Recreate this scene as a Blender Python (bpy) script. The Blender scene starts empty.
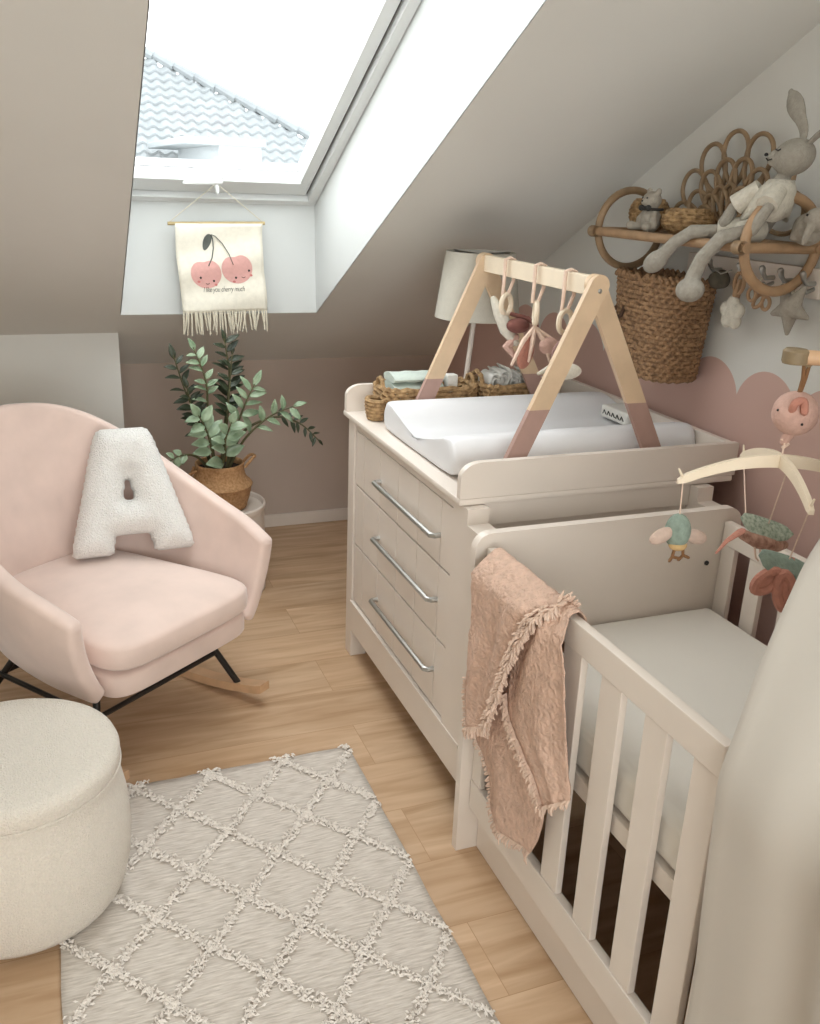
import bpy, bmesh, math, random
from mathutils import Vector, Matrix, noise
random.seed(7)
PI = math.pi
scn = bpy.context.scene
COL = scn.collection

# ------------------------------------------------------------------ camera, world, light, exposure
cam = bpy.data.cameras.new('camera'); camo = bpy.data.objects.new('camera', cam); COL.objects.link(camo)
yaw, pit, rol = 0.382081, -0.343150, 0.0407247
fwd = Vector((math.sin(yaw)*math.cos(pit), math.cos(yaw)*math.cos(pit), math.sin(pit)))
rgt = Vector((math.cos(yaw), -math.sin(yaw), 0)); upv = rgt.cross(fwd)
r2 = math.cos(rol)*rgt + math.sin(rol)*upv; u2 = -math.sin(rol)*rgt + math.cos(rol)*upv
mw = Matrix((r2, u2, -fwd)).transposed().to_4x4(); mw.translation = Vector((0, 0, 1.6))
camo.matrix_world = mw
cam.sensor_fit = 'HORIZONTAL'; cam.sensor_width = 36; cam.lens = 925.346/820*36
cam.clip_start = 0.02; cam.clip_end = 200
scn.camera = camo

SKY = 2.9            # overcast sky radiance
w = bpy.data.worlds.new('overcast'); scn.world = w; w.use_nodes = True
bg = w.node_tree.nodes['Background']; bg.inputs[0].default_value = (0.975, 0.985, 1.0, 1); bg.inputs[1].default_value = SKY
scn.view_settings.view_transform = 'Standard'; scn.view_settings.look = 'None'
scn.view_settings.gamma = 1; scn.view_settings.exposure = 1.07; scn.view_settings.use_curve_mapping = False

TS = math.tan(math.radians(28)); CS = math.cos(math.radians(28)); SS = math.sin(math.radians(28))
WX = 1.76; BY = 4.14; LX = -1.5; NY = -1.5; Z0 = 0.81; ZC = 2.62
def slope(y): return Z0 + (BY - y)*TS

def area(name, loc, normal_to, sx, sy, power, col=(1, 1, 1), portal=False):
    l = bpy.data.lights.new(name, 'AREA'); l.shape = 'RECTANGLE'; l.size = sx; l.size_y = sy; l.energy = power; l.color = col
    o = bpy.data.objects.new(name, l); COL.objects.link(o); o.location = loc
    o.rotation_euler = Vector(normal_to).to_track_quat('-Z', 'Y').to_euler()
    if portal: l.cycles.is_portal = True
    return o
# daylight portals in the skylight and the added rear window (they add no light of their own)
area('skylight_portal', (0.63, 2.72, 2.10), (0, -SS, -CS), 0.75, 1.9, 1, portal=True)
area('rear_fill_portal', (0.1, NY - 0.14, 1.5), (0, 1, 0), 2.0, 1.4, 1, portal=True)

# warm fill lamp, added at the made-up rear window to brighten the room
area('added_rear_fill', (0.1, NY - 0.16, 1.5), (0, 1, -.12), 1.95, 1.35, 17, (1, .96, .92))
# ------------------------------------------------------------------ materials
def lin(c):
    if isinstance(c, str):
        c = [int(c[i:i+2], 16)/255 for i in (0, 2, 4)]
        c = [x/12.92 if x <= .04045 else ((x+.055)/1.055)**2.4 for x in c]
    return (c[0], c[1], c[2], 1)
MC = {}
def mat(name, col, rough=.6, var=.06, vs=30, bump=0, bs=80, metal=0, sheen=0, kind='noise', col2=None, sss=0, coat=0, dist=.004):
    if name in MC: return MC[name]
    m = bpy.data.materials.new(name); m.use_nodes = True; nt = m.node_tree; N = nt.nodes; L = nt.links
    b = N['Principled BSDF']; b.inputs['Roughness'].default_value = rough; b.inputs['Metallic'].default_value = metal
    if sheen: b.inputs['Sheen Weight'].default_value = sheen; b.inputs['Sheen Roughness'].default_value = .5
    if coat: b.inputs['Coat Weight'].default_value = coat
    tc = N.new('ShaderNodeTexCoord'); co = tc.outputs['Object']
    n = N.new('ShaderNodeTexNoise'); n.inputs['Scale'].default_value = vs; n.inputs['Detail'].default_value = 4; L.new(co, n.inputs['Vector'])
    mx = N.new('ShaderNodeMix'); mx.data_type = 'RGBA'
    c = lin(col); c2 = lin(col2) if col2 else tuple(max(0, x*(1-var*3)) for x in c[:3])+(1,)
    mx.inputs['A'].default_value = c; mx.inputs['B'].default_value = c2
    rp = N.new('ShaderNodeMapRange'); rp.inputs['From Min'].default_value = .35; rp.inputs['From Max'].default_value = .75
    L.new(n.outputs['Fac'], rp.inputs['Value']); L.new(rp.outputs['Result'], mx.inputs['Factor']); L.new(mx.outputs['Result'], b.inputs['Base Color'])
    if bump:
        if kind == 'voronoi':
            t = N.new('ShaderNodeTexVoronoi'); t.inputs['Scale'].default_value = bs; o = t.outputs['Distance']
        elif kind == 'wave':
            t = N.new('ShaderNodeTexWave'); t.inputs['Scale'].default_value = bs; t.inputs['Distortion'].default_value = 3; o = t.outputs['Fac']
        else:
            t = N.new('ShaderNodeTexNoise'); t.inputs['Scale'].default_value = bs; t.inputs['Detail'].default_value = 3; o = t.outputs['Fac']
        L.new(co, t.inputs['Vector'])
        bp = N.new('ShaderNodeBump'); bp.inputs['Strength'].default_value = bump; bp.inputs['Distance'].default_value = dist
        L.new(o, bp.inputs['Height']); L.new(bp.outputs['Normal'], b.inputs['Normal'])
    MC[name] = m; return m

WHITE_WALL = 'dddcd7'
m_wall = mat('wall_paint', WHITE_WALL, .85, .01, 4, .15, 250, dist=.001)
m_reveal = mat('reveal_paint', 'd6d9d8', .7, .01, 4)
m_pinkwall = mat('pink_wall_paint', 'c3b3a7', .85, .02, 4, .15, 250, dist=.001)
m_lacq = mat('white_lacquer', 'e6dbd0', .38, .015, 6)
m_groove = mat('groove_shadow_gap', 'a59d92', .8)
m_steel = mat('brushed_steel', 'b9b9b6', .3, .02, 60, metal=1)
m_frame = mat('window_frame_white', 'd9dbda', .35, .01, 5)
m_dark = mat('dark_gasket', '2b2d2c', .6)
m_velvet = mat('pink_velvet', 'e8d0c5', .75, .05, 7, .25, 300, sheen=.5, dist=.001)
m_black = mat('black_metal', '1e1c1b', .4, .02)
m_beech = mat('beech_wood', 'd8b08a', .5, .08, 14, .1, 60)
m_gymwood = mat('pale_gym_wood', 'd8bc9c', .5, .05, 14, .1, 60)
m_gympaint = mat('dusty_pink_paint', 'ac8c81', .6, .02)
m_gymbar = mat('pale_bar_wood', 'ecdcc4', .5, .03, 14)
m_boucle = mat('white_boucle', 'f0eeea', .95, .03, 160, .7, 220, kind='voronoi', sheen=.3, dist=.006)
m_pouf = mat('cream_boucle', 'ece4d8', .95, .03, 200, .6, 260, kind='voronoi', sheen=.2, dist=.006)
m_sheet = mat('mattress_cotton', 'e4dfd6', .85, .01, 5)
m_mat = mat('changing_mat_white', 'e8e8ea', .6, .01, 5)
m_seagrass = mat('seagrass_weave', 'b8976c', .8, .2, 70, .8, 120, col2='6f5336')
m_hyacinth = mat('water_hyacinth_weave', 'a3805d', .8, .2, 90, .8, 130, col2='5a3f2a')
m_potw = mat('planter_weave', 'c49a6e', .8, .2, 110, .6, 150, col2='9c7048')
m_cane = mat('rattan_cane', '9c8162', .5, .12, 25, .2, 90)
m_cane2 = mat('light_cane', 'b2906e', .5, .1, 25, .2, 90)
m_leafd = mat('dark_green_leaf', '38422f', .4, .15, 20)
m_leafl = mat('pale_green_leaf', 'a3b597', .35, .15, 20, col2='647f5f')
m_stem = mat('green_brown_stem', '5c5a3c', .6, .1, 30)
m_soil = mat('potting_soil', '33261d', .95, .2, 80, .6)
m_canvas = mat('natural_canvas', 'e9e4d5', .9, .03, 60, .3, 260, dist=.001)
m_thread = mat('cream_thread', 'd9d2bf', .9, .05, 80)
m_cherry = mat('cherry_pink_print', 'dca9a2', .85, .03, 80)
m_ink = mat('dark_ink', '2e2c2b', .8)
m_leafprint = mat('grey_leaf_print', '5b5f5a', .8)
m_cheek = mat('rosy_cheek_print', 'cf7f7a', .85)
m_shade = mat('lamp_shade_fabric', 'c4bfb3', .9, .02, 60, .2, 200)
m_grey = mat('grey_knit', 'a39d92', .9, .06, 90, .5, 220)
m_grey2 = mat('warm_grey_knit', 'a79f93', .9, .06, 90, .5, 220)
m_cream = mat('cream_knit', 'd8d2c4', .9, .05, 90, .5, 220)
m_blush = mat('blush_knit', 'cfa99b', .9, .05, 90, .5, 220)
m_blanket = mat('muslin_blush', 'e2bfaa', .9, .07, 40, 1, 95, kind='noise', dist=.010)
m_fringe = mat('muslin_fringe', 'e6cbb8', .95, .05, 90)
m_sage = mat('sage_knit', '8f9f92', .9, .1, 90, .5, 220)
m_sagep = mat('pale_sage_print', 'b7bfae', .9, .25, 140, col2='6f7f6e')
m_coral = mat('coral_knit', 'bf8472', .9, .06, 90, .5, 220)
m_mustard = mat('mustard_felt', 'd3b07c', .9, .05, 60)
m_brown = mat('rust_brown_felt', '86603f', .9, .05, 60)
m_mint = mat('mint_muslin', 'c9d4cb', .9, .03, 60, .3, 160)
m_whitecloth = mat('white_cotton', 'e7e5df', .9, .02, 60, .3, 160)
m_maroon = mat('maroon_felt', '7b4d45', .9, .05, 60)
m_rug = None

def rug_material():
    m = bpy.data.materials.new('woven_rug'); m.use_nodes = True; nt = m.node_tree; N = nt.nodes; L = nt.links; b = N['Principled BSDF']
    b.inputs['Roughness'].default_value = .95
    tc = N.new('ShaderNodeTexCoord'); mp = N.new('ShaderNodeMapping'); mp.inputs['Scale'].default_value = (22, 190, 1); L.new(tc.outputs['Object'], mp.inputs['Vector'])
    n = N.new('ShaderNodeTexNoise'); n.inputs['Scale'].default_value = 1; n.inputs['Detail'].default_value = 3; L.new(mp.outputs[0], n.inputs['Vector'])
    r = N.new('ShaderNodeValToRGB'); e = r.color_ramp.elements
    e[0].position = .32; e[0].color = lin('bcb3a9'); e[1].position = .7; e[1].color = lin('e1d9cf')
    x = e.new(.45); x.color = lin('cdc4ba'); x = e.new(.56); x.color = lin('d5cdc4')
    L.new(n.outputs['Fac'], r.inputs['Fac']); L.new(r.outputs['Color'], b.inputs['Base Color'])
    bp = N.new('ShaderNodeBump'); bp.inputs['Strength'].default_value = .7; bp.inputs['Distance'].default_value = .003
    L.new(n.outputs['Fac'], bp.inputs['Height']); L.new(bp.outputs['Normal'], b.inputs['Normal'])
    return m

def floor_material():
    m = bpy.data.materials.new('oak_floorboards'); m.use_nodes = True; nt = m.node_tree; N = nt.nodes; L = nt.links; b = N['Principled BSDF']
    tc = N.new('ShaderNodeTexCoord')
    br = N.new('ShaderNodeTexBrick'); br.inputs['Scale'].default_value = 1; br.inputs['Brick Width'].default_value = 1.25; br.inputs['Row Height'].default_value = .215
    br.inputs['Mortar Size'].default_value = .0009; br.inputs['Bias'].default_value = 0; br.offset = .37
    br.inputs['Color1'].default_value = (0, 0, 0, 1); br.inputs['Color2'].default_value = (1, 1, 1, 1); br.inputs['Mortar'].default_value = (.5, .5, .5, 1)
    L.new(tc.outputs['Object'], br.inputs['Vector'])
    # board-shifted grain coordinates
    sep = N.new('ShaderNodeSeparateColor'); L.new(br.outputs['Color'], sep.inputs[0])
    comb = N.new('ShaderNodeCombineXYZ'); mu = N.new('ShaderNodeMath'); mu.operation = 'MULTIPLY'; mu.inputs[1].default_value = 9; L.new(sep.outputs[0], mu.inputs[0]); L.new(mu.outputs[0], comb.inputs[2]); L.new(mu.outputs[0], comb.inputs[0])
    add = N.new('ShaderNodeVectorMath'); add.operation = 'ADD'; L.new(tc.outputs['Object'], add.inputs[0]); L.new(comb.outputs[0], add.inputs[1])
    mp = N.new('ShaderNodeMapping'); mp.inputs['Scale'].default_value = (1.6, 14, 1.2); L.new(add.outputs[0], mp.inputs['Vector'])
    n = N.new('ShaderNodeTexNoise'); n.inputs['Scale'].default_value = 1.6; n.inputs['Detail'].default_value = 7; n.inputs['Distortion'].default_value = .8; L.new(mp.outputs[0], n.inputs['Vector'])
    r = N.new('ShaderNodeValToRGB'); e = r.color_ramp.elements
    e[0].position = .3; e[0].color = lin('b4926f'); e[1].position = .72; e[1].color = lin('d6b898'); x = e.new(.5); x.color = lin('c6a584')
    L.new(n.outputs['Fac'], r.inputs['Fac'])
    mx = N.new('ShaderNodeMix'); mx.data_type = 'RGBA'; mx.blend_type = 'MULTIPLY'; mx.inputs['Factor'].default_value = 1
    tint = N.new('ShaderNodeMapRange'); tint.inputs['To Min'].default_value = .94; tint.inputs['To Max'].default_value = 1.06; L.new(sep.outputs[0], tint.inputs['Value'])
    cc = N.new('ShaderNodeCombineColor'); [L.new(tint.outputs[0], cc.inputs[i]) for i in range(3)]
    L.new(r.outputs['Color'], mx.inputs['A']); L.new(cc.outputs[0], mx.inputs['B'])
    m2 = N.new('ShaderNodeMix'); m2.data_type = 'RGBA'; m2.inputs['B'].default_value = lin('ae8a66'); L.new(br.outputs['Fac'], m2.inputs['Factor']); L.new(mx.outputs['Result'], m2.inputs['A'])
    L.new(m2.outputs['Result'], b.inputs['Base Color']); b.inputs['Roughness'].default_value = .42
    bp = N.new('ShaderNodeBump'); bp.inputs['Strength'].default_value = .15; bp.inputs['Distance'].default_value = .002; L.new(n.outputs['Fac'], bp.inputs['Height']); L.new(bp.outputs['Normal'], b.inputs['Normal'])
    return m

def scallop_material():
    """white wall with a pink painted scalloped lower half (object coordinates are world coordinates)"""
    m = bpy.data.materials.new('scalloped_wall_paint'); m.use_nodes = True; nt = m.node_tree; N = nt.nodes; L = nt.links; b = N['Principled BSDF']
    b.inputs['Roughness'].default_value = .85
    tc = N.new('ShaderNodeTexCoord'); s = N.new('ShaderNodeSeparateXYZ'); L.new(tc.outputs['Object'], s.inputs[0])
    def M(op, a, bb=None, c=None):
        n = N.new('ShaderNodeMath'); n.operation = op
        for i, v in enumerate((a, bb, c)):
            if v is None: continue
            if isinstance(v, (int, float)): n.inputs[i].default_value = v
            else: L.new(v, n.inputs[i])
        return n.outputs[0]
    P = .225
    t = M('SUBTRACT', M('FRACT', M('DIVIDE', M('SUBTRACT', s.outputs[1], 2.12 - P/2 - 10*P), P)), .5)   # -.5 .. .5
    q = M('SQRT', M('SUBTRACT', 1, M('MINIMUM', M('MULTIPLY', M('MULTIPLY', t, t), 3.7), 1)))
    top = M('ADD', M('MULTIPLY', q, .115), 1.05)
    mask = M('LESS_THAN', s.outputs[2], top)
    mx = N.new('ShaderNodeMix'); mx.data_type = 'RGBA'; mx.inputs['A'].default_value = lin(WHITE_WALL); mx.inputs['B'].default_value = lin('d0aea3')
    L.new(mask, mx.inputs['Factor']); L.new(mx.outputs['Result'], b.inputs['Base Color'])
    return m

def glass_material():
    m = bpy.data.materials.new('window_glass'); m.use_nodes = True; nt = m.node_tree; N = nt.nodes; L = nt.links
    N.remove(N['Principled BSDF']); out = [n for n in N if n.type == 'OUTPUT_MATERIAL'][0]
    a = N.new('ShaderNodeBsdfTransparent'); a.inputs[0].default_value = (.97, .985, .98, 1); g = N.new('ShaderNodeBsdfGlossy'); g.inputs['Roughness'].default_value = .02
    mx = N.new('ShaderNodeMixShader'); mx.inputs[0].default_value = .04
    L.new(a.outputs[0], mx.inputs[1]); L.new(g.outputs[0], mx.inputs[2]); L.new(mx.outputs[0], out.inputs[0]); return m

def cloth_material(name, col, trans=.35):
    m = bpy.data.materials.new(name); m.use_nodes = True; nt = m.node_tree; N = nt.nodes; L = nt.links
    b = N['Principled BSDF']; b.inputs['Base Color'].default_value = lin(col); b.inputs['Roughness'].default_value = .9
    out = [n for n in N if n.type == 'OUTPUT_MATERIAL'][0]
    t = N.new('ShaderNodeBsdfTranslucent'); t.inputs[0].default_value = lin(col); mx = N.new('ShaderNodeMixShader'); mx.inputs[0].default_value = trans
    tc = N.new('ShaderNodeTexCoord'); n = N.new('ShaderNodeTexNoise'); n.inputs['Scale'].default_value = 300; L.new(tc.outputs['Object'], n.inputs['Vector'])
    bp = N.new('ShaderNodeBump'); bp.inputs['Strength'].default_value = .15; bp.inputs['Distance'].default_value = .001; L.new(n.outputs['Fac'], bp.inputs['Height']); L.new(bp.outputs['Normal'], b.inputs['Normal'])
    L.new(b.outputs[0], mx.inputs[1]); L.new(t.outputs[0], mx.inputs[2]); L.new(mx.outputs[0], out.inputs[0]); return m

# ------------------------------------------------------------------ mesh helpers (everything in world coordinates)
class MB:
    def __init__(s): s.bm = bmesh.new()
    def box(s, x0, x1, y0, y1, z0, z1, bev=0, seg=2, M=None):
        r = bmesh.ops.create_cube(s.bm, size=1)['verts']
        for v in r: v.co = Vector(((x0+x1)/2+v.co.x*(x1-x0), (y0+y1)/2+v.co.y*(y1-y0), (z0+z1)/2+v.co.z*(z1-z0)))
        if bev:
            es = list({e for v in r for e in v.link_edges})
            k = bmesh.ops.bevel(s.bm, geom=es, offset=bev, segments=seg, affect='EDGES', profile=.5); r = list({v for f in k['faces'] for v in f.verts} | {v for v in r if v.is_valid})
        if M: 
            for v in r: v.co = M @ v.co
        return s
    def grid(s, rows, closed=False, caps=False):
        vs = [[s.bm.verts.new(p) for p in r] for r in rows]; n = len(rows[0])
        for i in range(len(vs)-1):
            for j in range(n if closed else n-1):
                k = (j+1) % n
                try: s.bm.faces.new((vs[i][j], vs[i][k], vs[i+1][k], vs[i+1][j]))
                except ValueError: pass
        if caps: s.bm.faces.new(vs[0][::-1]); s.bm.faces.new(vs[-1])
        return s
    def tube(s, pts, r, seg=8, closed=False, flat=None, roundcap=False):
        pts = [Vector(p) for p in pts]; n = len(pts)
        rr = r if isinstance(r, (list, tuple)) else [r]*n
        if roundcap and not closed:
            a = (pts[0]-pts[1]).normalized(); b = (pts[-1]-pts[-2]).normalized(); r0, r1 = rr[0], rr[-1]
            pts = [pts[0]+a*r0*.98, pts[0]+a*r0*.7] + pts + [pts[-1]+b*r1*.7, pts[-1]+b*r1*.98]
            rr = [r0*.2, r0*.72] + list(rr) + [r1*.72, r1*.2]; n = len(pts)
        rows = []; up = None
        for i in range(n):
            if closed: t = pts[(i+1) % n]-pts[i-1]
            else: t = pts[min(i+1, n-1)]-pts[max(i-1, 0)]
            t.normalize()
            if up is None: up = Vector((0, 0, 1)) if abs(t.z) < .9 else Vector((1, 0, 0))
            a = t.cross(up)
            if a.length < 1e-5: a = t.orthogonal()
            a.normalize(); up = a.cross(t).normalized()
            sa, sb = (1, 1) if not flat else flat
            rows.append([pts[i] + (a*math.cos(q)*sa + up*math.sin(q)*sb)*rr[i] for q in [2*PI*k/seg for k in range(seg)]])
        if closed: rows.append(rows[0]); s.grid(rows, True); bmesh.ops.remove_doubles(s.bm, verts=s.bm.verts[-seg*(n+1):], dist=1e-6) if False else None
        else: s.grid(rows, True, True)
        return s
    def lathe(s, prof, c=(0, 0, 0), seg=32, sx=1, sy=1, M=None, caps=False):
        rows = []
        for r, z in prof:
            row = [Vector((r*math.cos(2*PI*k/seg)*sx, r*math.sin(2*PI*k/seg)*sy, z)) for k in range(seg)]
            if M: row = [M @ p for p in row]
            rows.append([p+Vector(c) for p in row])
        return s.grid(rows, True, caps)
    def ell(s, c, r, M=None, seg=20, n=12):
        if isinstance(r, (int, float)): r = (r, r, r)
        rows = []
        for i in range(n+1):
            a = PI*i/n; a = max(.02, min(PI-.02, a))
            row = [Vector((r[0]*math.sin(a)*math.cos(2*PI*k/seg), r[1]*math.sin(a)*math.sin(2*PI*k/seg), r[2]*math.cos(a))) for k in range(seg)]
            if M: row = [M @ p for p in row]
            rows.append([p+Vector(c) for p in row])
        return s.grid(rows, True, True)
    def prism(s, poly, f0, f1):
        """poly = list of 2d; f0/f1 map (a,b) -> 3d for both ends"""
        a = [s.bm.verts.new(f0(*p)) for p in poly]; b = [s.bm.verts.new(f1(*p)) for p in poly]; n = len(poly)
        s.bm.faces.new(a[::-1]); s.bm.faces.new(b)
        for i in range(n): s.bm.faces.new((a[i], a[(i+1) % n], b[(i+1) % n], b[i]))
        return s
    def bevel_all(s, off, seg=2, ang=40):
        es = [e for e in s.bm.edges if len(e.link_faces) == 2 and e.calc_face_angle(0) > math.radians(ang)]
        bmesh.ops.bevel(s.bm, geom=es, offset=off, segments=seg, affect='EDGES', profile=.5); return s

def props(o, label=None, cat=None, group=None, kind=None):
    if label: o['label'] = label
    if cat: o['category'] = cat
    if group: o['group'] = group
    if kind: o['kind'] = kind
    return o
def base_of(p):
    while p.parent: p = p.parent
    return Vector(p.location)
def obj(name, mb, m, parent=None, origin=None, smooth=38, mods=None, **kw):
    me = bpy.data.meshes.new(name); bm = mb.bm
    off = base_of(parent) if parent else Vector(origin or (0, 0, 0))
    if off.length: bmesh.ops.translate(bm, verts=bm.verts, vec=-off)
    bmesh.ops.recalc_face_normals(bm, faces=bm.faces)
    for f in bm.faces: f.smooth = True
    for e in bm.edges:
        if len(e.link_faces) == 2 and e.calc_face_angle(0) > math.radians(smooth): e.smooth = False
    bm.to_mesh(me); bm.free()
    for x in (m if isinstance(m, list) else [m]): me.materials.append(x)
    o = bpy.data.objects.new(name, me); COL.objects.link(o)
    if parent: o.parent = parent
    else: o.location = off
    if not mods and smooth == 38: mods = [('WEIGHTED_NORMAL', dict(keep_sharp=True, weight=100))]
    for t, d in (mods or []):
        k = o.modifiers.new(t.lower(), t)
        for a, v in d.items(): setattr(k, a, v)
    return props(o, **kw)
def thing(name, loc, label, cat, group=None):
    o = bpy.data.objects.new(name, None); COL.objects.link(o); o.location = loc; o.empty_display_size = .1
    return props(o, label, cat, group)
SUB = lambda n: ('SUBSURF', dict(levels=n, render_levels=n))
SOL = lambda t, o=0: ('SOLIDIFY', dict(thickness=t, offset=o))
def bez(p, n=12):
    """catmull-rom through points"""
    p = [Vector(x) for x in p]; q = [2*p[0]-p[1]] + p + [2*p[-1]-p[-2]]; out = []
    for i in range(1, len(q)-2):
        for k in range(n):
            t = k/n; a, b, c, d = q[i-1:i+3]
            out.append(.5*((2*b)+(c-a)*t+(2*a-5*b+4*c-d)*t*t+(3*b-a-3*c+d)*t**3))
    out.append(p[-1]); return out
def smooth_interp(x, xs, ys):
    n = len(xs)
    if x <= xs[0]: return ys[0]
    if x >= xs[-1]: return ys[-1]
    m = [0]*n
    for i in range(n):
        if i == 0: m[i] = 0
        elif i == n-1: m[i] = (ys[i]-ys[i-1])/(xs[i]-xs[i-1])
        else: m[i] = (ys[i+1]-ys[i-1])/(xs[i+1]-xs[i-1])
    for i in range(n-1):
        if x <= xs[i+1]:
            h = xs[i+1]-xs[i]; t = (x-xs[i])/h
            return (2*t**3-3*t*t+1)*ys[i]+(t**3-2*t*t+t)*h*m[i]+(-2*t**3+3*t*t)*ys[i+1]+(t**3-t*t)*h*m[i+1]
def interp(x, xs, ys):
    if x <= xs[0]: return ys[0]
    for i in range(len(xs)-1):
        if x <= xs[i+1]:
            t = (x-xs[i])/(xs[i+1]-xs[i]); t = t*t*(3-2*t); return ys[i]+(ys[i+1]-ys[i])*t
    return ys[-1]

# ================================================================== THE SETTING
obj('floor', MB().box(LX, WX+.1, NY, BY+.1, -.1, 0), floor_material(), kind='structure')
obj('wall_back', MB().box(.15, WX+.1, BY, BY+.12, 0, 1.0), m_pinkwall, kind='structure')
b = MB(); b.prism([(NY, 0), (BY+.12, 0), (BY+.12, slope(BY)+.15), (1.5, slope(1.5)+.15), (.5, 2.9), (NY, 2.9)], lambda y, z: Vector((WX, y, z)), lambda y, z: Vector((WX+.12, y, z)))
obj('wall_right', b, scallop_material(), kind='structure')
obj('wall_left', MB().box(LX-.12, LX, NY, BY, 0, 3.0), m_wall, kind='structure')
b = MB(); cx0, cx1 = -.9, 1.1   # rear wall; its wide window opening is added to let in fill light
b.box(LX-.12, cx0, NY-.12, NY, 0, 2.9); b.box(cx1, WX+.12, NY-.12, NY, 0, 2.9); b.box(cx0, cx1, NY-.12, NY, 0, .8); b.box(cx0, cx1, NY-.12, NY, 2.2, 2.9)
obj('wall_near', b, m_wall, kind='structure')
# knee-wall box on the left: front face at Y 3.78
BX = .266; BF = 3.78
b = MB(); b.prism([(BF, 0), (BY, 0), (BY, slope(BY)+.05), (BF, slope(BF)+.05)], lambda y, z: Vector((LX, y, z)), lambda y, z: Vector((BX, y, z)))
obj('wall_chimney', b, m_wall, kind='structure')
# sloped ceiling with the skylight opening, then the flat ceiling
HX0, HX1, HY0, HY1 = .262, 1.002, 1.60, 3.605
yflat = BY-(ZC-Z0)/TS
def hx1(y): return HX1 + .010 + (3.6-y)*.0215
def hx0(y): return HX0 + .006 - (3.6-y)*.014
b = MB(); T = .003
def slab(x0, x1, y0, y1, th=.06):
    b.prism([(x0, y0), (x1, y0), (x1, y1), (x0, y1)], lambda x, y: Vector((x, y, slope(y))), lambda x, y: Vector((x, y+0, slope(y)+th)))
def slabp(p): b.prism(p, lambda x, y: Vector((x, y, slope(y))), lambda x, y: Vector((x, y, slope(y)+.06)))
ha, hb = HY1+T, HY0-T
slab(LX, WX, ha, BY+.05); slab(LX, WX, yflat, hb)
slabp([(LX, hb), (hx0(hb)-T, hb), (hx0(ha)-T, ha), (LX, ha)]); slabp([(hx1(hb)+T, hb), (WX, hb), (WX, ha), (hx1(ha)+T, ha)])
b.box(LX, WX, NY, yflat, ZC, ZC+.06)
obj('ceiling', b, m_wall, kind='structure')
# splayed window lining (reveal)
WZ = 1.528; WY = 3.575                       # bottom edge of the window plane
def wz(y): return WZ + (WY-y)*TS
b = MB()
T = .003
b.prism([(HY1, slope(HY1)-.0), (HY1+T, slope(HY1+T)), (HY1+T, wz(HY1)+.05), (HY1, wz(HY1)+.05)], lambda y, z: Vector((.188, y, z)), lambda y, z: Vector((HX1+T+.012, y, z)))
WX0 = .190
ya, yb = HY1, HY0
for f, wx, sg in ((hx0, WX0, -1), (hx1, HX1, 1)):
    for t_ in (0, T*sg):
        b.grid([[Vector((f(ya)+t_, ya, slope(ya))), Vector((f(yb)+t_, yb, slope(yb)))], [Vector((wx+t_, ya, wz(ya)+.05)), Vector((wx+t_, yb-.25, wz(yb-.25)+.05))]])
b.prism([(HY0, slope(HY0)), (HY0-T, slope(HY0-T)), (HY0-.25-T, wz(HY0-.25)+.05), (HY0-.25, wz(HY0-.25)+.05)], lambda y, z: Vector((WX0, y, z)), lambda y, z: Vector((HX1+.05, y, z)))
obj('trim_1', b, m_reveal, kind='structure')
# the skylight: local frame: u = x, v = distance up the slope, n = outward
def SW(x, v, n): return Vector((x, WY - v*CS + n*SS*1.0, WZ + v*SS + n*CS))
def sbox(b, x0, x1, v0, v1, n0, n1, bev=0):
    bb = MB().box(x0, x1, v0, v1, n0, n1, bev)
    for v in bb.bm.verts: v.co = SW(*v.co)
    me = bpy.data.meshes.new('tmp'); bb.bm.to_mesh(me); bb.bm.free(); b.bm.from_mesh(me); bpy.data.meshes.remove(me); return b
VL = 2.10
win = thing('window_1', SW(.63, 0, 0), None, None); win['kind'] = 'structure'
def ring(x0, x1, v0, v1, wd, n0, n1, bev=.004, wb=None):
    wb = wb or wd; q = MB(); sbox(q, x0, x1, v0, v0+wb, n0, n1, bev); sbox(q, x0, x1, v1-wd, v1, n0, n1, bev); sbox(q, x0, x0+wd, v0+wb, v1-wd, n0, n1, bev); sbox(q, x1-wd, x1, v0+wb, v1-wd, n0, n1, bev); return q
obj('window_lining', ring(WX0, HX1, -.03, VL+.05, .035, -.02, .09), m_frame, win)
obj('window_gasket', ring(WX0+.03, HX1-.03, .0, VL+.02, .014, .012, .05, 0), m_dark, win)
obj('window_sash', ring(WX0+.042, HX1-.042, .010, VL, .044, .0, .08, .006, .088), m_frame, win)
obj('pane_seal', ring(WX0+.078, HX1-.078, .092, VL-.04, .006, .045, .05, 0), m_dark, win)
q = MB(); sbox(q, WX0+.079, HX1-.079, .093, VL-.04, .05, .054)
obj('window_glass', q, glass_material(), win)
# handle on the bottom sash
q = MB(); hc = Vector((.612, 3.500, 1.560))
q.box(hc.x-.022, hc.x+.026, 3.498, 3.53, 1.566, 1.600, .007); q.tube([hc+Vector((0, .02, .02)), hc+Vector((0, -.012, .012))], [.013, .013], 12, roundcap=True)
q.tube([hc+Vector((.012, -.012, .012)), hc+Vector((-.03, -.016, .008)), hc+Vector((-.11, -.016, .004))], [.012, .009, .007], 12, roundcap=True)
q.tube([hc+Vector((0, -.010, .01)), hc+Vector((.004, -.012, -.022))], [.010, .007], 10, roundcap=True)
q.tube([hc+Vector((0, -.010, .01)), hc+Vector((.022, -.010, .028))], [.009, .006], 10, roundcap=True)
obj('window_handle', q, m_frame, win)
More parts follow.
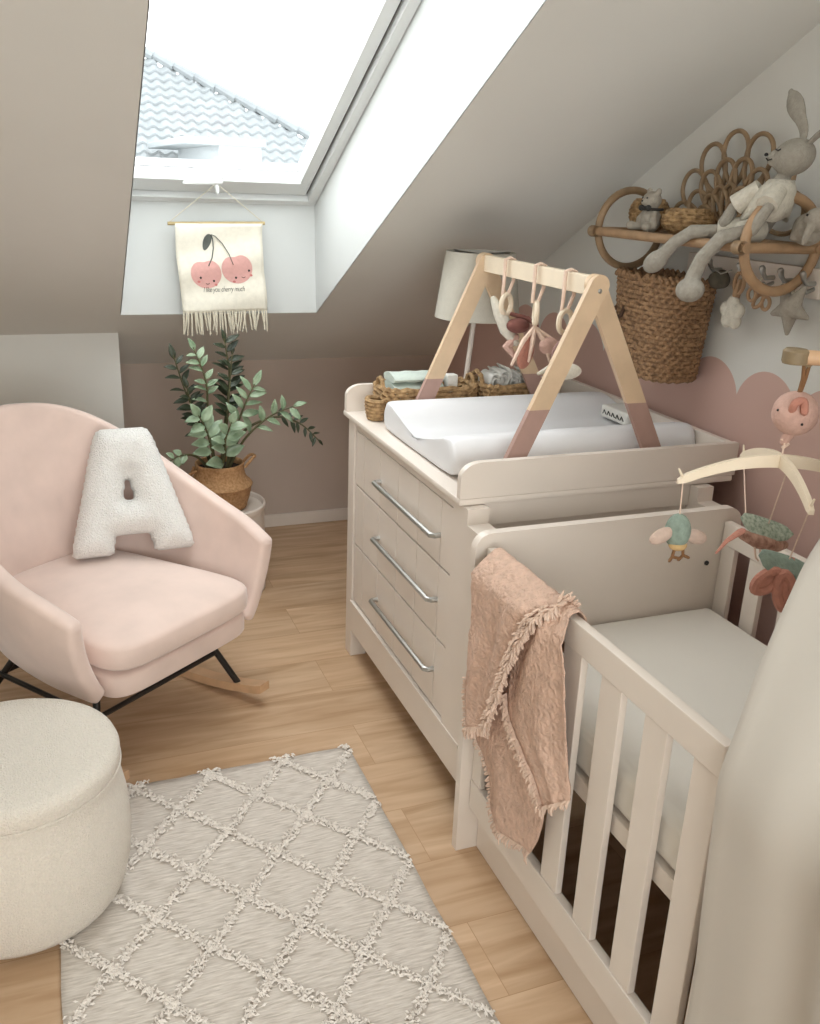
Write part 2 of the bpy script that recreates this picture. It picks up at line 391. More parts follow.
# unseen rear window, added behind the camera as a soft fill source
w2 = thing('added_fill_window', ((cx0+cx1)/2, NY-.06, .8), None, None); w2['kind'] = 'structure'
q = MB()
for x in (cx0, (cx0+cx1)/2-.03, cx1-.06): q.box(x, x+.06, NY-.09, NY-.03, .8, 2.2, .005)
q.box(cx0, cx1, NY-.09, NY-.03, .8, .86, .005); q.box(cx0, cx1, NY-.09, NY-.03, 2.14, 2.2, .005)
obj('fill_window_frame', q, m_frame, w2)
obj('window_glass', MB().box(cx0+.03, cx1-.03, NY-.062, NY-.058, .83, 2.17), MC.get('g') or bpy.data.materials['window_glass'], w2)
obj('baseboard_back', MB().box(BX, WX, BY-.014, BY, 0, .062, .004), m_lacq, kind='structure')
obj('baseboard_right', MB().box(WX-.014, WX, NY, BY-.014, 0, .062, .004), m_lacq, kind='structure')

# ---- neighbour's tiled roof outside
nb = thing('neighbouring_house', (3.5, 22, -3), 'neighbouring roof of wavy grey tiles seen through the skylight', 'house')
RY0 = 18.5; RT = math.tan(math.radians(38))
def RP(x, s): # s = distance up roof
    return Vector((x, RY0 + s*math.cos(math.radians(38)), -1.2 + s*math.sin(math.radians(38))))
# hip line from (x=1.0,z~4.2) to (x=7,z~1.6)
q = MB(); CH = .30; TW = .30
import itertools
def hipx(s):
    z = RP(0, s).z; return 2.633 + (4.325-z)*(6.231-2.633)/(4.325-2.499)
for c in range(0, 32):
    s0 = c*CH; s1 = s0+CH*1.06
    xr = hipx(s0+CH/2); xl = -3.0
    n = int((xr-xl)/(TW/6))
    lo, hi = [], []
    for k in range(n+1):
        x = xl + k*TW/6; wv = .035*math.cos(2*PI*k/6)
        a = RP(x, s0); h = RP(x, s1); a.z += wv+.05; a.y -= .02; h.z += wv; lo.append(a); hi.append(h)
    if n > 0: q.grid([[v-Vector((0, 0, .05)) for v in lo], lo, hi])
obj('tiled_roof', q, mat('weathered_roof_tile', '757a7c', .9, .1, 3, col2='6c7072'), nb)
q = MB(); hp = [(hipx(s), s) for s in [k*.36 for k in range(0, 27)]]
for k in range(len(hp)-1):
    a = RP(*hp[k]); b2 = RP(*hp[k+1]); q.tube([a+Vector((0, 0, .06)), b2+Vector((0, 0, .1))], [.13, .10], 8)
obj('hip_tile', q, mat('weathered_roof_tile', '757a7c'), nb)
q = MB(); q.box(3.05, 3.78, 17, 22, -3, 2.05); obj('dormer', q, mat('pale_render', '93989a', .9), nb)
q = MB(); q.box(2.45, 3.85, 16.9, 22.4, 2.05, 2.17, .03); obj('dormer_roof', q, mat('zinc_trim', '868b8d', .6), nb)
q = MB(); q.box(-3, 10, 19, 26, -8, -1.2); obj('house_wall', q, mat('pale_render', '93989a', .9), nb)

# ================================================================== DRESSER
dr = thing('changing_dresser', (1.28, 2.4, 0), 'white three-drawer changing dresser with long steel bar handles, changing mat on top', 'dresser')
DX = .914; DY0, DY1 = 1.93, 2.86; DB = 1.64
obj('worktop', MB().box(.901, 1.72, 1.925, 2.875, .860, .878, .005), m_lacq, dr)
for x0, x1 in ((DX, .972), (DB-.05, DB)):
    obj('post', MB().box(x0, x1, 2.79, 2.85, 0, .859, .003), m_lacq, dr)
    q = MB(); q.prism([(1.79, 0), (1.85, 0), (1.85, .104), (1.985, .104), (1.985, .859), (1.90, .859), (1.90, .82), (1.79, .82)], lambda y, z: Vector((x0, y, z)), lambda y, z: Vector((x1, y, z))); q.bevel_all(.003, 2, 50)
    obj('post', q, m_lacq, dr)
def panel_side(y0, y1):
    q = MB(); q.box(.972, DB-.05, y0+.012, y1-.012, .11, .80, .002); q.box(.972, DB-.05, y0+.004, y1-.004, .80, .859, .002); return q
obj('side_panel', panel_side(1.93, 1.975), m_lacq, dr); obj('side_panel', panel_side(2.80, 2.845), m_lacq, dr)
obj('back_panel', MB().box(DB-.03, DB-.015, 1.985, 2.79, .11, .858), m_lacq, dr)
obj('carcass_bottom', MB().box(.94, DB-.03, 1.985, 2.79, .115, .14), m_lacq, dr)
obj('top_rail', MB().box(DX+.006, .96, 1.985, 2.79, .832, .859, .002), m_lacq, dr)
obj('base_rail', MB().box(DX-.001, .95, 1.80, 2.79, .104, .212, .003), m_lacq, dr)
obj('base_lip', MB().box(DX-.003, .95, 1.87, 2.80, .205, .217, .002), m_lacq, dr)
for z0, z1 in ((.224, .431), (.437, .642), (.648, .829)):
    # drawer front with vertical board grooves: 5 boards side by side
    q = MB(); ys = [1.989, 2.07, 2.23, 2.39, 2.55, 2.70, 2.786]
    for i in range(len(ys)-1): q.box(DX+.006, .942, ys[i]+.0016, ys[i+1]-.0016, z0, z1, .0025, 2)
    q.box(DX+.0125, .944, 1.989, 2.786, z0+.002, z1-.002)
    q.box(.944, DB-.06, 2.01, 2.765, z0+.02, z1-.03)
    d = obj('drawer', q, m_lacq, dr)
    zc = z1-.098 if z1 < .8 else z1-.10
    h = MB(); hx = DX-.018
    h.tube([(DX+.008, 2.073, zc), (hx+.008, 2.073, zc), (hx, 2.080, zc), (hx, 2.535, zc), (hx+.008, 2.541, zc), (DX+.008, 2.541, zc)], .0078, 8)
    obj('bar_handle', h, m_steel, d)
# changing frame: two guards with a rounded front corner + back board
def guard(y0, y1, zt):
    p = [(.903, .878), (.903, .93)] + [(.903+.055*(1-math.cos(a)), .93+(zt-.93)*math.sin(a)) for a in [k*PI/2/8 for k in range(1, 9)]] + [(1.725, zt), (1.725, .878)]
    q = MB(); q.prism(p, lambda x, z: Vector((x, y0, z)), lambda x, z: Vector((x, y1, z))); q.bevel_all(.003, 2, 50); return q
obj('guard_board', guard(1.926, 1.946, .968), m_lacq, dr); obj('guard_board', guard(2.845, 2.865, .966), m_lacq, dr)
obj('back_board', MB().box(1.705, 1.725, 1.946, 2.845, .878, .966, .003), m_lacq, dr)

# ================================================================== CRIB
cr = thing('baby_crib', (1.24, 1.1, 0), 'white slatted baby crib in front of the dresser with blush blanket over its rail', 'crib')
CY0, CY1 = .47, 1.76
def endp(y0, y1, zt=.862, zb=0):
    r = .04; x0, x1 = .86, 1.60
    p = [(x0, zb), (x0, zt-r)] + [(x0+r*(1-math.cos(a)), zt-r+r*math.sin(a)) for a in [k*PI/2/6 for k in range(1, 7)]] + [(x1-r+r*math.sin(a), zt-r+r*math.cos(a)) for a in [k*PI/2/6 for k in range(0, 7)]] + [(x1, zb), (x1-.06, zb), (x1-.06, .14), (x0+.06, .14), (x0+.06, zb)]
    q = MB(); q.prism(p, lambda x, z: Vector((x, y0, z)), lambda x, z: Vector((x, y1, z))); q.bevel_all(.003, 2, 50); return q
obj('headboard', endp(1.735, 1.76), m_lacq, cr); obj('footboard', endp(.47, .495), m_lacq, cr)
SX0, SX1 = .886, .908
def side(x0, x1, front):
    tag = cr
    obj('top_rail', MB().box(x0, x1, .915, 1.733, .77, .83, .004), m_lacq, tag)
    obj('top_rail', MB().box(x0, x1, .497, .905, .77, .83, .004), m_lacq, tag)
    obj('bottom_rail', MB().box(x0, x1, .497, 1.733, .13, .212, .004), m_lacq, tag)
    for y0, y1 in ((.918, .981), (1.685, 1.733), (1.049, 1.112), (1.182, 1.248), (1.315, 1.381), (1.448, 1.514), (1.581, 1.63), (.497, .545), (.60, .663), (.73, .793), (.85, .902)):
        obj('slat', MB().box(x0+.003, x1-.003, y0, y1, .212, .77, .003), m_lacq, tag)
side(SX0, SX1, True); side(1.545, 1.567, False)
obj('plinth_board', MB().box(.916, .934, .497, 1.733, 0.002, .16, .002), m_lacq, cr)
obj('plinth_board', MB().box(1.52, 1.538, .497, 1.733, 0.002, .16, .002), m_lacq, cr)
obj('bed_base', MB().box(.914, 1.54, .497, 1.733, .455, .498, .004), m_lacq, cr)
for y in (1.722,):
    for x in (.915, 1.54):
        for z in ((.30,) if x < 1 else (.72,)): 
            q = MB(); M = Matrix.Rotation(PI/2, 3, 'X'); q.lathe([(0.0005, 0), (.006, 0), (.006, .004), (.0005, .004)], c=(x+.012 if x < 1 else x-.03, 1.735, z), seg=12, M=M)
            obj('bolt', q, m_dark, cr)
q = MB(); q.box(.918, 1.535, .505, 1.728, .499, .605, .025, 4)
obj('crib_mattress', q, m_sheet, origin=(1.22, 1.1, .499), label='cream fitted crib mattress lying inside the slatted crib', cat='mattress')

# ================================================================== CHANGING MAT
q = MB(); rows = []
prof = []
yA, yB = 2.062, 2.612
for k in range(0, 25):
    t = k/24; y = yA + (yB-yA)*t
    if t < .5: h = interp(t, [0, .05, .14, .30, .5], [.935, .985, .98, .918, .905])
    else: h = interp(t, [.5, .70, .86, .95, 1], [.905, .915, .972, .975, .925])
    prof.append((y, h))
low = [(yB-.01, .888), (yB-.03, .880), (yA+.03, .880), (yA+.01, .888)]
prof2 = prof + low; cy = (yA+yB)/2
x0, x1 = .945, 1.70
for i, (x, s) in enumerate([(x0, .0), (x0, .86), (x0+.004, .95), (x0+.016, 1), (x0+.06, 1), (1.2, 1), (1.5, 1), (x1-.04, 1), (x1-.004, .95), (x1, .86), (x1, 0)]):
    rows.append([Vector((x, cy+(y-cy)*(.97+.03*s) if s > .5 else cy+(y-cy)*.3, .92+(z-.92)*(s if s > .5 else .2))) for y, z in prof2])
q.grid(rows, True, True)
obj('changing_mat', q, m_mat, origin=(1.31, cy, .88), smooth=60, label='white wedge-sided changing mat lying on top of the dresser', cat='changing mat', mods=[SUB(1)])

# ================================================================== BABY GYM
gy = thing('baby_play_gym', (1.27, 2.33, .879), 'wooden A-frame baby play gym straddling the white changing mat', 'play gym')
def leg_pts(side, xm, z0, z1, half, w=.056):
    top = (xm, z1); bot = (xm+side*half, z0)
    d = Vector((bot[0]-top[0], bot[1]-top[1])).normalized(); nrm = Vector((-d.y, d.x))
    return top, bot, d, nrm, w
for y, xm, xf, zz in ((2.008, 1.272, 1.290, 1.075), (2.645, 1.274, 1.300, 1.025)):
    for sd in (-1, 1):
        zt, zb = 1.378, .8795; half = .245
        d = Vector((xf+sd*half-xm, zb-zt)).normalized(); nr = Vector((-d.y, d.x)); w_ = .026
        # plank with rounded top end, horizontal cut foot
        def P(l, s): 
            v = Vector((xm, zt)) + d*l + nr*s*w_; return (v.x, v.y)
        L_ = (zt-zb)/abs(d.y)
        def cut(s):
            v = Vector((xm, zt)) + nr*s*w_; l = (zb-v.y)/d.y; return l
        def cutz(s, z): v = Vector((xm, zt)) + nr*s*w_; return (z-v.y)/d.y
        arc = [(xm+w_*math.cos(a)*nr.x*1 + -d.x*w_*math.sin(a), zt+w_*math.cos(a)*nr.y + -d.y*w_*math.sin(a)) for a in [k*PI/10 for k in range(11)]]
        yo = .009*sd
        def mk(poly, ya, yb): 
            q = MB(); q.prism(poly, lambda a, b: Vector((a, ya, b)), lambda a, b: Vector((a, yb, b))); q.bevel_all(.002, 2, 50); return q
        up_ = arc + [P(cutz(-1, zz), -1), P(cutz(1, zz), 1)]
        lo_ = [P(cutz(1, zz), 1), P(cutz(-1, zz), -1), P(cutz(-1, zb), -1), P(cutz(1, zb), 1)]
        l = obj('leg', mk(up_, y-.017+yo, y-.001+yo), m_gymwood, gy)
        obj('painted_foot', mk(lo_, y-.0172+yo, y-.0008+yo), m_gympaint, l, label='dusty pink painted foot')
q = MB(); q.box(-.011, .011, -.3175, .3175, -.024, .024, .003, M=Matrix.Translation((1.273, 2.3275, 1.374))); obj('crossbar', q, m_gymbar, gy)
q = MB()
for y in (1.9815, 2.0, ): q.ell((1.272, y, 1.365), (.006, .003, .006), seg=10, n=6)
obj('screw', q, m_steel, gy)
# pendants on the bar
def pendant(y, label, kind):
    t = thing('hanging_ring_toy', (1.265, y, 1.35), label, 'toy', 'ring toys on the play gym bar')
    q = MB(); q.tube([(1.265-.016, y, 1.30), (1.25, y, 1.34), (1.25, y, 1.40), (1.265, y, 1.404), (1.28, y, 1.40), (1.28, y, 1.34), (1.265, y, 1.30)], .0055, 6, flat=(1, .9))
    obj('strap', q, m_fringe, t)
    q = MB(); c = Vector((1.262, y, 1.272)); rot = {0: .4, 1: 1.2, 2: .2}[kind]
    q.tube([c + Vector((math.cos(a)*.022*math.cos(rot), math.cos(a)*.022*math.sin(rot), math.sin(a)*.029)) for a in [2*PI*k/24 for k in range(24)]], .0075, 8, closed=True)
    obj('wooden_ring', q, m_gymbar, t)
    if kind == 0:   # plush bird with maroon head and ribbon wings
        q = MB(); q.tube([(1.23, y+.02, 1.285), (1.245, y+.01, 1.25), (1.27, y, 1.20), (1.29, y-.02, 1.165)], [.010, .018, .022, .012], 10, roundcap=True); obj('body', q, m_cream, t)
        q = MB(); q.ell((1.29, y-.03, 1.215), (.035, .03, .022)); q.tube([(1.28, y, 1.245), (1.32, y-.03, 1.235), (1.345, y-.05, 1.215)], [.006, .008, .003], 8, roundcap=True); obj('head', q, m_maroon, t, label='maroon and blush head')
        q = MB(); q.tube([(1.29, y-.02, 1.18), (1.27, y-.01, 1.15), (1.285, y-.03, 1.125)], [.012, .016, .008], 8, roundcap=True); obj('feet', q, m_blush, t)
    elif kind == 1: # blush fabric disc with ribbon tassels
        q = MB(); M = Matrix.Rotation(.5, 3, 'Z') @ Matrix.Rotation(.5, 3, 'Y'); q.ell((1.235, y-.01, 1.165), (.036, .012, .046), M=M); obj('fabric_disc', q, m_coral, t, label='coral fabric disc')
        q = MB(); q.ell((1.30, y-.02, 1.185), (.030, .018, .024)); obj('fabric_bead', q, m_blush, t)
        q = MB()
        for a in (-.06, -.02, .03, .07): q.tube([(1.262, y, 1.235), (1.262+a*.7, y-.02, 1.20), (1.262+a*1.3, y-.03, 1.15-abs(a)*.2)], [.005, .007, .004], 6, roundcap=True)
        obj('ribbon', q, m_fringe, t)
    else:
        q = MB(); M = Matrix.Rotation(.4, 3, 'Z'); q.ell((1.262, y, 1.185), (.043, .014, .043), M=M); obj('fabric_disc', q, mat('mauve_felt', '9c7a74', .9), t, label='mauve fabric disc')
        q = MB(); q.ell((1.25, y-.04, 1.15), (.05, .02, .022)); q.tube([(1.22, y-.03, 1.16), (1.18, y-.03, 1.145)], [.012, .005], 8, roundcap=True); obj('tassel', q, m_cream, t)
pendant(2.455, 'ring toy with maroon bird, leftmost hanging from the wooden gym bar', 0)
pendant(2.275, 'ring toy with coral disc and ribbons, middle one on the wooden gym bar', 1)
pendant(2.115, 'ring toy with mauve disc, rightmost hanging from the wooden gym bar', 2)

# ================================================================== WOVEN BASKETS ON THE DRESSER
def woven_rect(b, x0, x1, y0, y1, z0, z1, rows=7, r=.008, seed=0):
    """coiled rope courses round a rounded rectangle, with wobble"""
    random.seed(seed); rc = min(x1-x0, y1-y0)*.25
    for k in range(rows):
        z = z0 + r + (z1-z0-2*r)*k/(rows-1); pts = []
        for i in range(64):
            a = 2*PI*i/64; c, s = math.cos(a), math.sin(a); e = .42
            px = (x0+x1)/2 + (x1-x0)/2*math.copysign(abs(c)**e, c); py = (y0+y1)/2 + (y1-y0)/2*math.copysign(abs(s)**e, s)
            pts.append(Vector((px, py, z + .0035*math.sin(i*1.57+k*PI) )) + Vector((c, s, 0))*.002*math.sin(i*PI/2+k*PI))
        b.tube(pts, r, 6, closed=True)
    b.box(x0+.008, x1-.008, y0+.008, y1-.008, z0, z0+.008)
bk1 = thing('seagrass_basket', (1.15, 2.75, .879), 'long seagrass basket holding mint cloth, at the back of the dresser top', 'basket', 'seagrass baskets on the dresser')
q = MB(); woven_rect(q, .985, 1.30, 2.675, 2.83, .880, .985, 7, .0095, 1); obj('basket_body', q, m_seagrass, bk1)
for x in (.985, 1.30):
    q = MB(); q.tube([(x, 2.72, .975), (x, 2.73, 1.0), (x, 2.75, 1.008), (x, 2.77, 1.0), (x, 2.78, .975)], .007, 8); obj('handle', q, m_seagrass, bk1)
bk2 = thing('seagrass_basket', (.955, 2.745, .879), 'small round seagrass basket beside the long basket, nearest the dresser front', 'basket', 'seagrass baskets on the dresser')
q = MB()
for k in range(6): 
    rr = .021+.006*math.sin(k/5*PI*.6)
    q.tube([(.962+rr*math.cos(a), 2.725+rr*1.5*math.sin(a), .887+k*.011) for a in [2*PI*i/28 for i in range(28)]], .0078, 6, closed=True)
q.lathe([(.0005, .881), (.020, .881)], c=(.962, 2.725, 0), seg=20); obj('basket_body', q, m_seagrass, bk2)
bk3 = thing('seagrass_basket', (1.43, 2.74, .879), 'seagrass basket heaped with white cloths, on the dresser beside the wall', 'basket', 'seagrass baskets on the dresser')
q = MB(); woven_rect(q, 1.325, 1.53, 2.675, 2.83, .880, .985, 7, .0095, 2); obj('basket_body', q, m_seagrass, bk3)
q = MB(); q.tube([(1.325, 2.70, .975), (1.32, 2.71, 1.01), (1.322, 2.75, 1.018), (1.325, 2.79, 1.0), (1.325, 2.80, .975)], .008, 8); obj('handle', q, m_seagrass, bk3)
def lump(c, r, seed, amp=.25):
    q = MB(); q.ell(c, r, seg=28, n=18)
    for v in q.bm.verts:
        d = v.co-Vector(c); n = noise.noise(Vector((v.co.x*22+seed, v.co.y*22, v.co.z*30))); v.co = Vector(c)+d*(1+amp*n)
    return q
def folded(c, sx, sy, n, h, seed):
    q = MB(); random.seed(seed)
    for k in range(n):
        z = c[2]+k*h; rows = []
        for i in range(9):
            x = c[0]-sx/2+sx*i/8
            rows.append([Vector((x, c[1]+sy/2*math.cos(a)*(1-.05*random.random()), z+h*.55*math.sin(a)+.004*noise.noise(Vector((x*30+seed, k, a))))) for a in [2*PI*j/16 for j in range(16)]])
        q.grid(rows, True, True)
    return q
obj('folded_muslin_cloth', folded((1.10, 2.752, .95), .17, .11, 3, .028, 3), m_mint, origin=(1.10, 2.75, .94), label='mint muslin cloth folded inside the long seagrass basket', cat='cloth')
q = MB(); q.box(1.198, 1.235, 2.70, 2.735, .90, 1.018, .006, 2); obj('cream_jar', q, m_whitecloth, origin=(1.215, 2.72, .9), label='small white packet standing in the long seagrass basket', cat='packet')
def rolls(cx, cy, z, n, r, seed, M_):
    q = MB(); random.seed(seed)
    for k in range(n):
        x = cx-.05+.1*k/(n-1); a = []
        for i in range(26):
            t = i/25; ang = 2*PI*t*2.2; rr = r*(.25+.75*t); a.append((rr*math.cos(ang), rr*math.sin(ang)))
        rows = [[Vector((x+u*.7, yy, z+v+.01*math.sin(k*2))) for u, v in a] for yy in (cy-.045, cy, cy+.045)]
        q.grid(rows)
    return q
obj('rolled_cloth', rolls(1.425, 2.75, .985, 4, .040, 4, None), m_whitecloth, origin=(1.425, 2.75, .95), label='white rolled muslin cloths heaped in the basket by the wall', cat='cloth', mods=[SOL(.004)])

# ---- small nappy-change box lying on the mat by the back board
t = thing('wipes_case', (1.66, 2.36, .908), 'small white case with dark printed side at the wall end of the changing mat', 'case')
obj('case_body', MB().box(1.62, 1.70, 2.30, 2.45, .922, .962, .008, 3), m_whitecloth, t)
for k in range(5):
    q = MB(); q.tube([(1.618, 2.318+k*.024, .936), (1.618, 2.330+k*.024, .948), (1.618, 2.336+k*.024, .935)], .0016, 5); obj('printed_squiggle', q, m_ink, t)
# ================================================================== TABLE LAMP
lp = thing('table_lamp', (1.275, 2.805, .879), 'table lamp with pale drum shade on slim white pole behind the play gym', 'lamp')
obj('lamp_base', MB().lathe([(.0005, .88), (.028, .88), (.028, .888), (.010, .894), (.008, .90)], c=(1.295, 2.80, 0)), m_lacq, lp)
obj('pole', MB().tube([(1.300, 2.80, .888), (1.335, 2.80, 1.30)], .0085, 12), m_lacq, lp)
obj('lamp_shade', MB().lathe([(.137, 1.185), (.140, 1.185), (.113, 1.395), (.110, 1.395), (.137, 1.185)], c=(1.335, 2.80, 0), seg=40), m_shade, lp)
obj('shade_ring', MB().lathe([(.012, 1.29), (.108, 1.392), (.108, 1.396), (.012, 1.296)], c=(1.335, 2.80, 0), seg=3), m_steel, lp)

# ================================================================== ROCKING ARMCHAIR
OC = Vector((.10, 2.68, 0)); TH = math.radians(37)
RX = Vector((math.cos(TH), math.sin(TH), 0)); FY = Vector((math.sin(TH), -math.cos(TH), 0))
def CH_(x, y, z): return OC + RX*x + FY*y + Vector((0, 0, z))
ch = thing('rocking_armchair', OC, 'pale pink velvet rocking armchair with black legs under a letter cushion', 'chair')
def shell(tt, hh, off=0):
    """t in [-1,1] along the U, h in 0..1 up; returns local point of inner face"""
    a = abs(tt); sg = 1 if tt >= 0 else -1
    # plan at top and bottom
    # arc-like plan: a half ellipse at the back running into nearly straight arms
    xt = smooth_interp(a, [0, .15, .3, .45, .6, .8, 1], [0, .15, .272, .345, .378, .388, .362])
    yt = smooth_interp(a, [0, .15, .3, .45, .6, .8, 1], [-.40, -.375, -.295, -.17, -.03, .16, .335])
    xb = smooth_interp(a, [0, .15, .3, .45, .6, .8, 1], [0, .11, .20, .25, .275, .29, .285])
    yb = smooth_interp(a, [0, .15, .3, .45, .6, .8, 1], [-.27, -.255, -.205, -.12, -.01, .15, .315])
    zt = smooth_interp(a, [0, .12, .25, .4, .55, .75, .9, 1], [.915, .905, .865, .785, .70, .615, .575, .54])
    # arm front edge rounds down
    zb = .285
    c = math.sin(hh*PI/2)**.8
    x = xb+(xt-xb)*c; y = yb+(yt-yb)*(hh**1.1); z = zb+(zt-zb)*hh
    return x*sg, y, z
q = MB(); rows = []
NT, NH = 48, 14; inner = [[Vector(shell(-1+2*i/NT, j/NH)) for i in range(NT+1)] for j in range(NH+1)]
q2 = MB()
rows = [[CH_(*p) for p in r] for r in inner]
q2.grid(rows)
obj('shell', q2, m_velvet, ch, mods=[('SOLIDIFY', dict(thickness=.05, offset=0)), ('BEVEL', dict(width=.018, segments=3, limit_method='ANGLE')), ('SUBSURF', dict(levels=1, render_levels=1))], smooth=80)
def spow(v, e): return math.copysign(abs(v)**e, v)
def pillow(x0, x1, y0, y1, z0, z1, e1, e2, taper, crown=0):
    q = MB(); rows = []; cx, cy, cz = (x0+x1)/2, (y0+y1)/2, (z0+z1)/2
    for i in range(25):
        a = -PI/2+PI*i/24; a = max(-PI/2+.01, min(PI/2-.01, a)); row = []
        for k in range(64):
            b = 2*PI*k/64; w_ = spow(math.cos(a), e1)
            u = w_*spow(math.cos(b), e2); v = w_*spow(math.sin(b), e2); h = spow(math.sin(a), e1*.9)
            tp = 1-taper*(1-v)/2
            row.append(CH_(cx+(x1-x0)/2*u*tp, cy+(y1-y0)/2*v, cz+(z1-z0)/2*h+(crown*(1-u*u)*(1-v*v) if h > 0 else 0)))
        rows.append(row)
    return q.grid(rows, True, True)
obj('seat_cushion', pillow(-.292, .292, -.28, .372, .343, .440, .38, .34, .30, .022), m_velvet, ch, smooth=60)
obj('seat_base', pillow(-.285, .285, -.25, .350, .262, .346, .30, .28, .36), m_velvet, ch, smooth=60)
for sx in (-1, 1):
    pts = [(-.42, .075), (-.34, .045), (-.22, .024), (-.05, .0125), (.1, .016), (.22, .030), (.33, .052), (.37, .064)]
    pts = [(a, z+.0) for a, z in [(p.x, p.y) for p in bez([(a, z, 0) for a, z in pts], 5)]]
    q = MB(); rows = []
    for a, z in pts: rows.append([CH_(sx*.29-.022, a, z-.012), CH_(sx*.29+.022, a, z-.012), CH_(sx*.29+.022, a, z+.016), CH_(sx*.29-.022, a, z+.016)])
    q.grid(rows, True, True); q.bevel_all(.004, 2, 60)
    obj('rocker', q, m_beech, ch)
    q = MB(); q.tube([CH_(sx*.19, .17, .285), CH_(sx*.285, .265, .045)], .0105, 10); obj('leg', q, m_black, ch)
    q = MB(); q.tube([CH_(sx*.17, -.14, .285), CH_(sx*.285, -.27, .04)], .0105, 10); obj('leg', q, m_black, ch)
    q = MB(); q.tube([CH_(sx*.235, .215, .165), CH_(sx*.235, -.21, .165)], .008, 8); obj('stretcher', q, m_black, ch)
for y in (.215, -.21):
    q = MB(); q.tube([CH_(-.235, y, .165), CH_(.235, y, .165)], .008, 8); obj('stretcher', q, m_black, ch)

# ---- letter A cushion
q = MB()
H_ = .40; outl = [(-.178, .01), (-.165, 0), (-.068, 0), (-.055, .01), (-.048, .058), (.048, .058), (.055, .01), (.068, 0), (.165, 0), (.178, .01), (.172, .05), (.092, .36), (.078, H_-.008), (.065, H_), (-.065, H_), (-.078, H_-.008), (-.092, .36), (-.172, .05)]
# build as grid of cells with inflation
import bmesh as _b
def inA(x, z):
    # outer polygon test
    def pin(poly):
        c = False; n = len(poly)
        for i in range(n):
            x1_, z1_ = poly[i]; x2_, z2_ = poly[i-1]
            if (z1_ > z) != (z2_ > z) and x < (x2_-x1_)*(z-z1_)/(z2_-z1_)+x1_: c = not c
        return c
    return pin(outl) and not pin([(-.013, .175), (.013, .175), (.005, .235), (-.005, .235)])
def dist(x, z):
    segs = [(outl[i], outl[i-1]) for i in range(len(outl))] + [((-.012, .17), (.012, .17)), ((.012, .17), (0, .25)), ((0, .25), (-.012, .17))]
    d = 9
    for (ax, az), (bx, bz) in segs:
        vx, vz = bx-ax, bz-az; t = max(0, min(1, ((x-ax)*vx+(z-az)*vz)/(vx*vx+vz*vz))); d = min(d, math.hypot(x-ax-vx*t, z-az-vz*t))
    return d
stp = .006; cells = {}
NX = int(.372/stp); NZ = int(.42/stp); V = {}
LEAN = math.radians(24)
ca = Vector((.205, 2.815, .462)); cdir = Vector((math.cos(math.radians(2)), math.sin(math.radians(2)), 0)); cn0 = Vector((cdir.y, -cdir.x, 0))
cup = (Vector((0, 0, 1))*math.cos(LEAN) - cn0*math.sin(LEAN)); cn = cdir.cross(cup)
def AV(i, k, s):
    key = (i, k, s)
    x = (-.186+i*stp); z = k*stp
    if key not in V:
        d = dist(x, z); t = .050*min(1, (max(d, .0)/.045))**.5 if inA(x, z) else 0
        V[key] = q.bm.verts.new(ca + cdir*x*1.06 + cup*z + cn*(s*(t+.012)))
    return V[key]
full = {(i, k) for i in range(NX) for k in range(NZ) if inA(-.186+(i+.5)*stp, (k+.5)*stp)}
for (i, k) in full:
    for s in (-1, 1):
        f = [AV(i, k, s), AV(i+1, k, s), AV(i+1, k+1, s), AV(i, k+1, s)]; q.bm.faces.new(f if s > 0 else f[::-1])
    for di, dk, e in ((-1, 0, ((0, 0), (0, 1))), (1, 0, ((1, 1), (1, 0))), (0, -1, ((1, 0), (0, 0))), (0, 1, ((0, 1), (1, 1)))):
        if (i+di, k+dk) not in full:
            a_, b_ = e; q.bm.faces.new([AV(i+a_[0], k+a_[1], 1), AV(i+b_[0], k+b_[1], 1), AV(i+b_[0], k+b_[1], -1), AV(i+a_[0], k+a_[1], -1)])
obj('letter_cushion', q, m_boucle, origin=ca, smooth=180, label='white boucle cushion shaped like the letter A, leaning on the pink armchair seat', cat='cushion',
    mods=[('SMOOTH', dict(factor=.8, iterations=6))])

# ================================================================== POUF
pf = thing('storage_pouf', (-.15, 1.9, .012), 'round cream boucle storage pouf with flat lid on the rug corner', 'pouf')
c = (-.155, 1.915, 0)
obj('body', MB().lathe([(.0005, .014), (.195, .014), (.212, .02), (.225, .04), (.240, .10), (.246, .17), (.243, .24), (.232, .30), (.224, .336), (.21, .34), (.0005, .34)], c=c, seg=64), m_pouf, pf, smooth=60)
obj('lid', MB().lathe([(.0005, .341), (.222, .341), (.230, .345), (.233, .352), (.233, .375), (.228, .388), (.213, .394), (.15, .398), (.0005, .400)], c=c, seg=64), m_pouf, pf, smooth=60)
obj('lid_piping', MB().tube([(c[0]+.2315*math.cos(a), c[1]+.2315*math.sin(a), .344) for a in [2*PI*k/64 for k in range(64)]], .0035, 6, closed=True), m_pouf, pf)

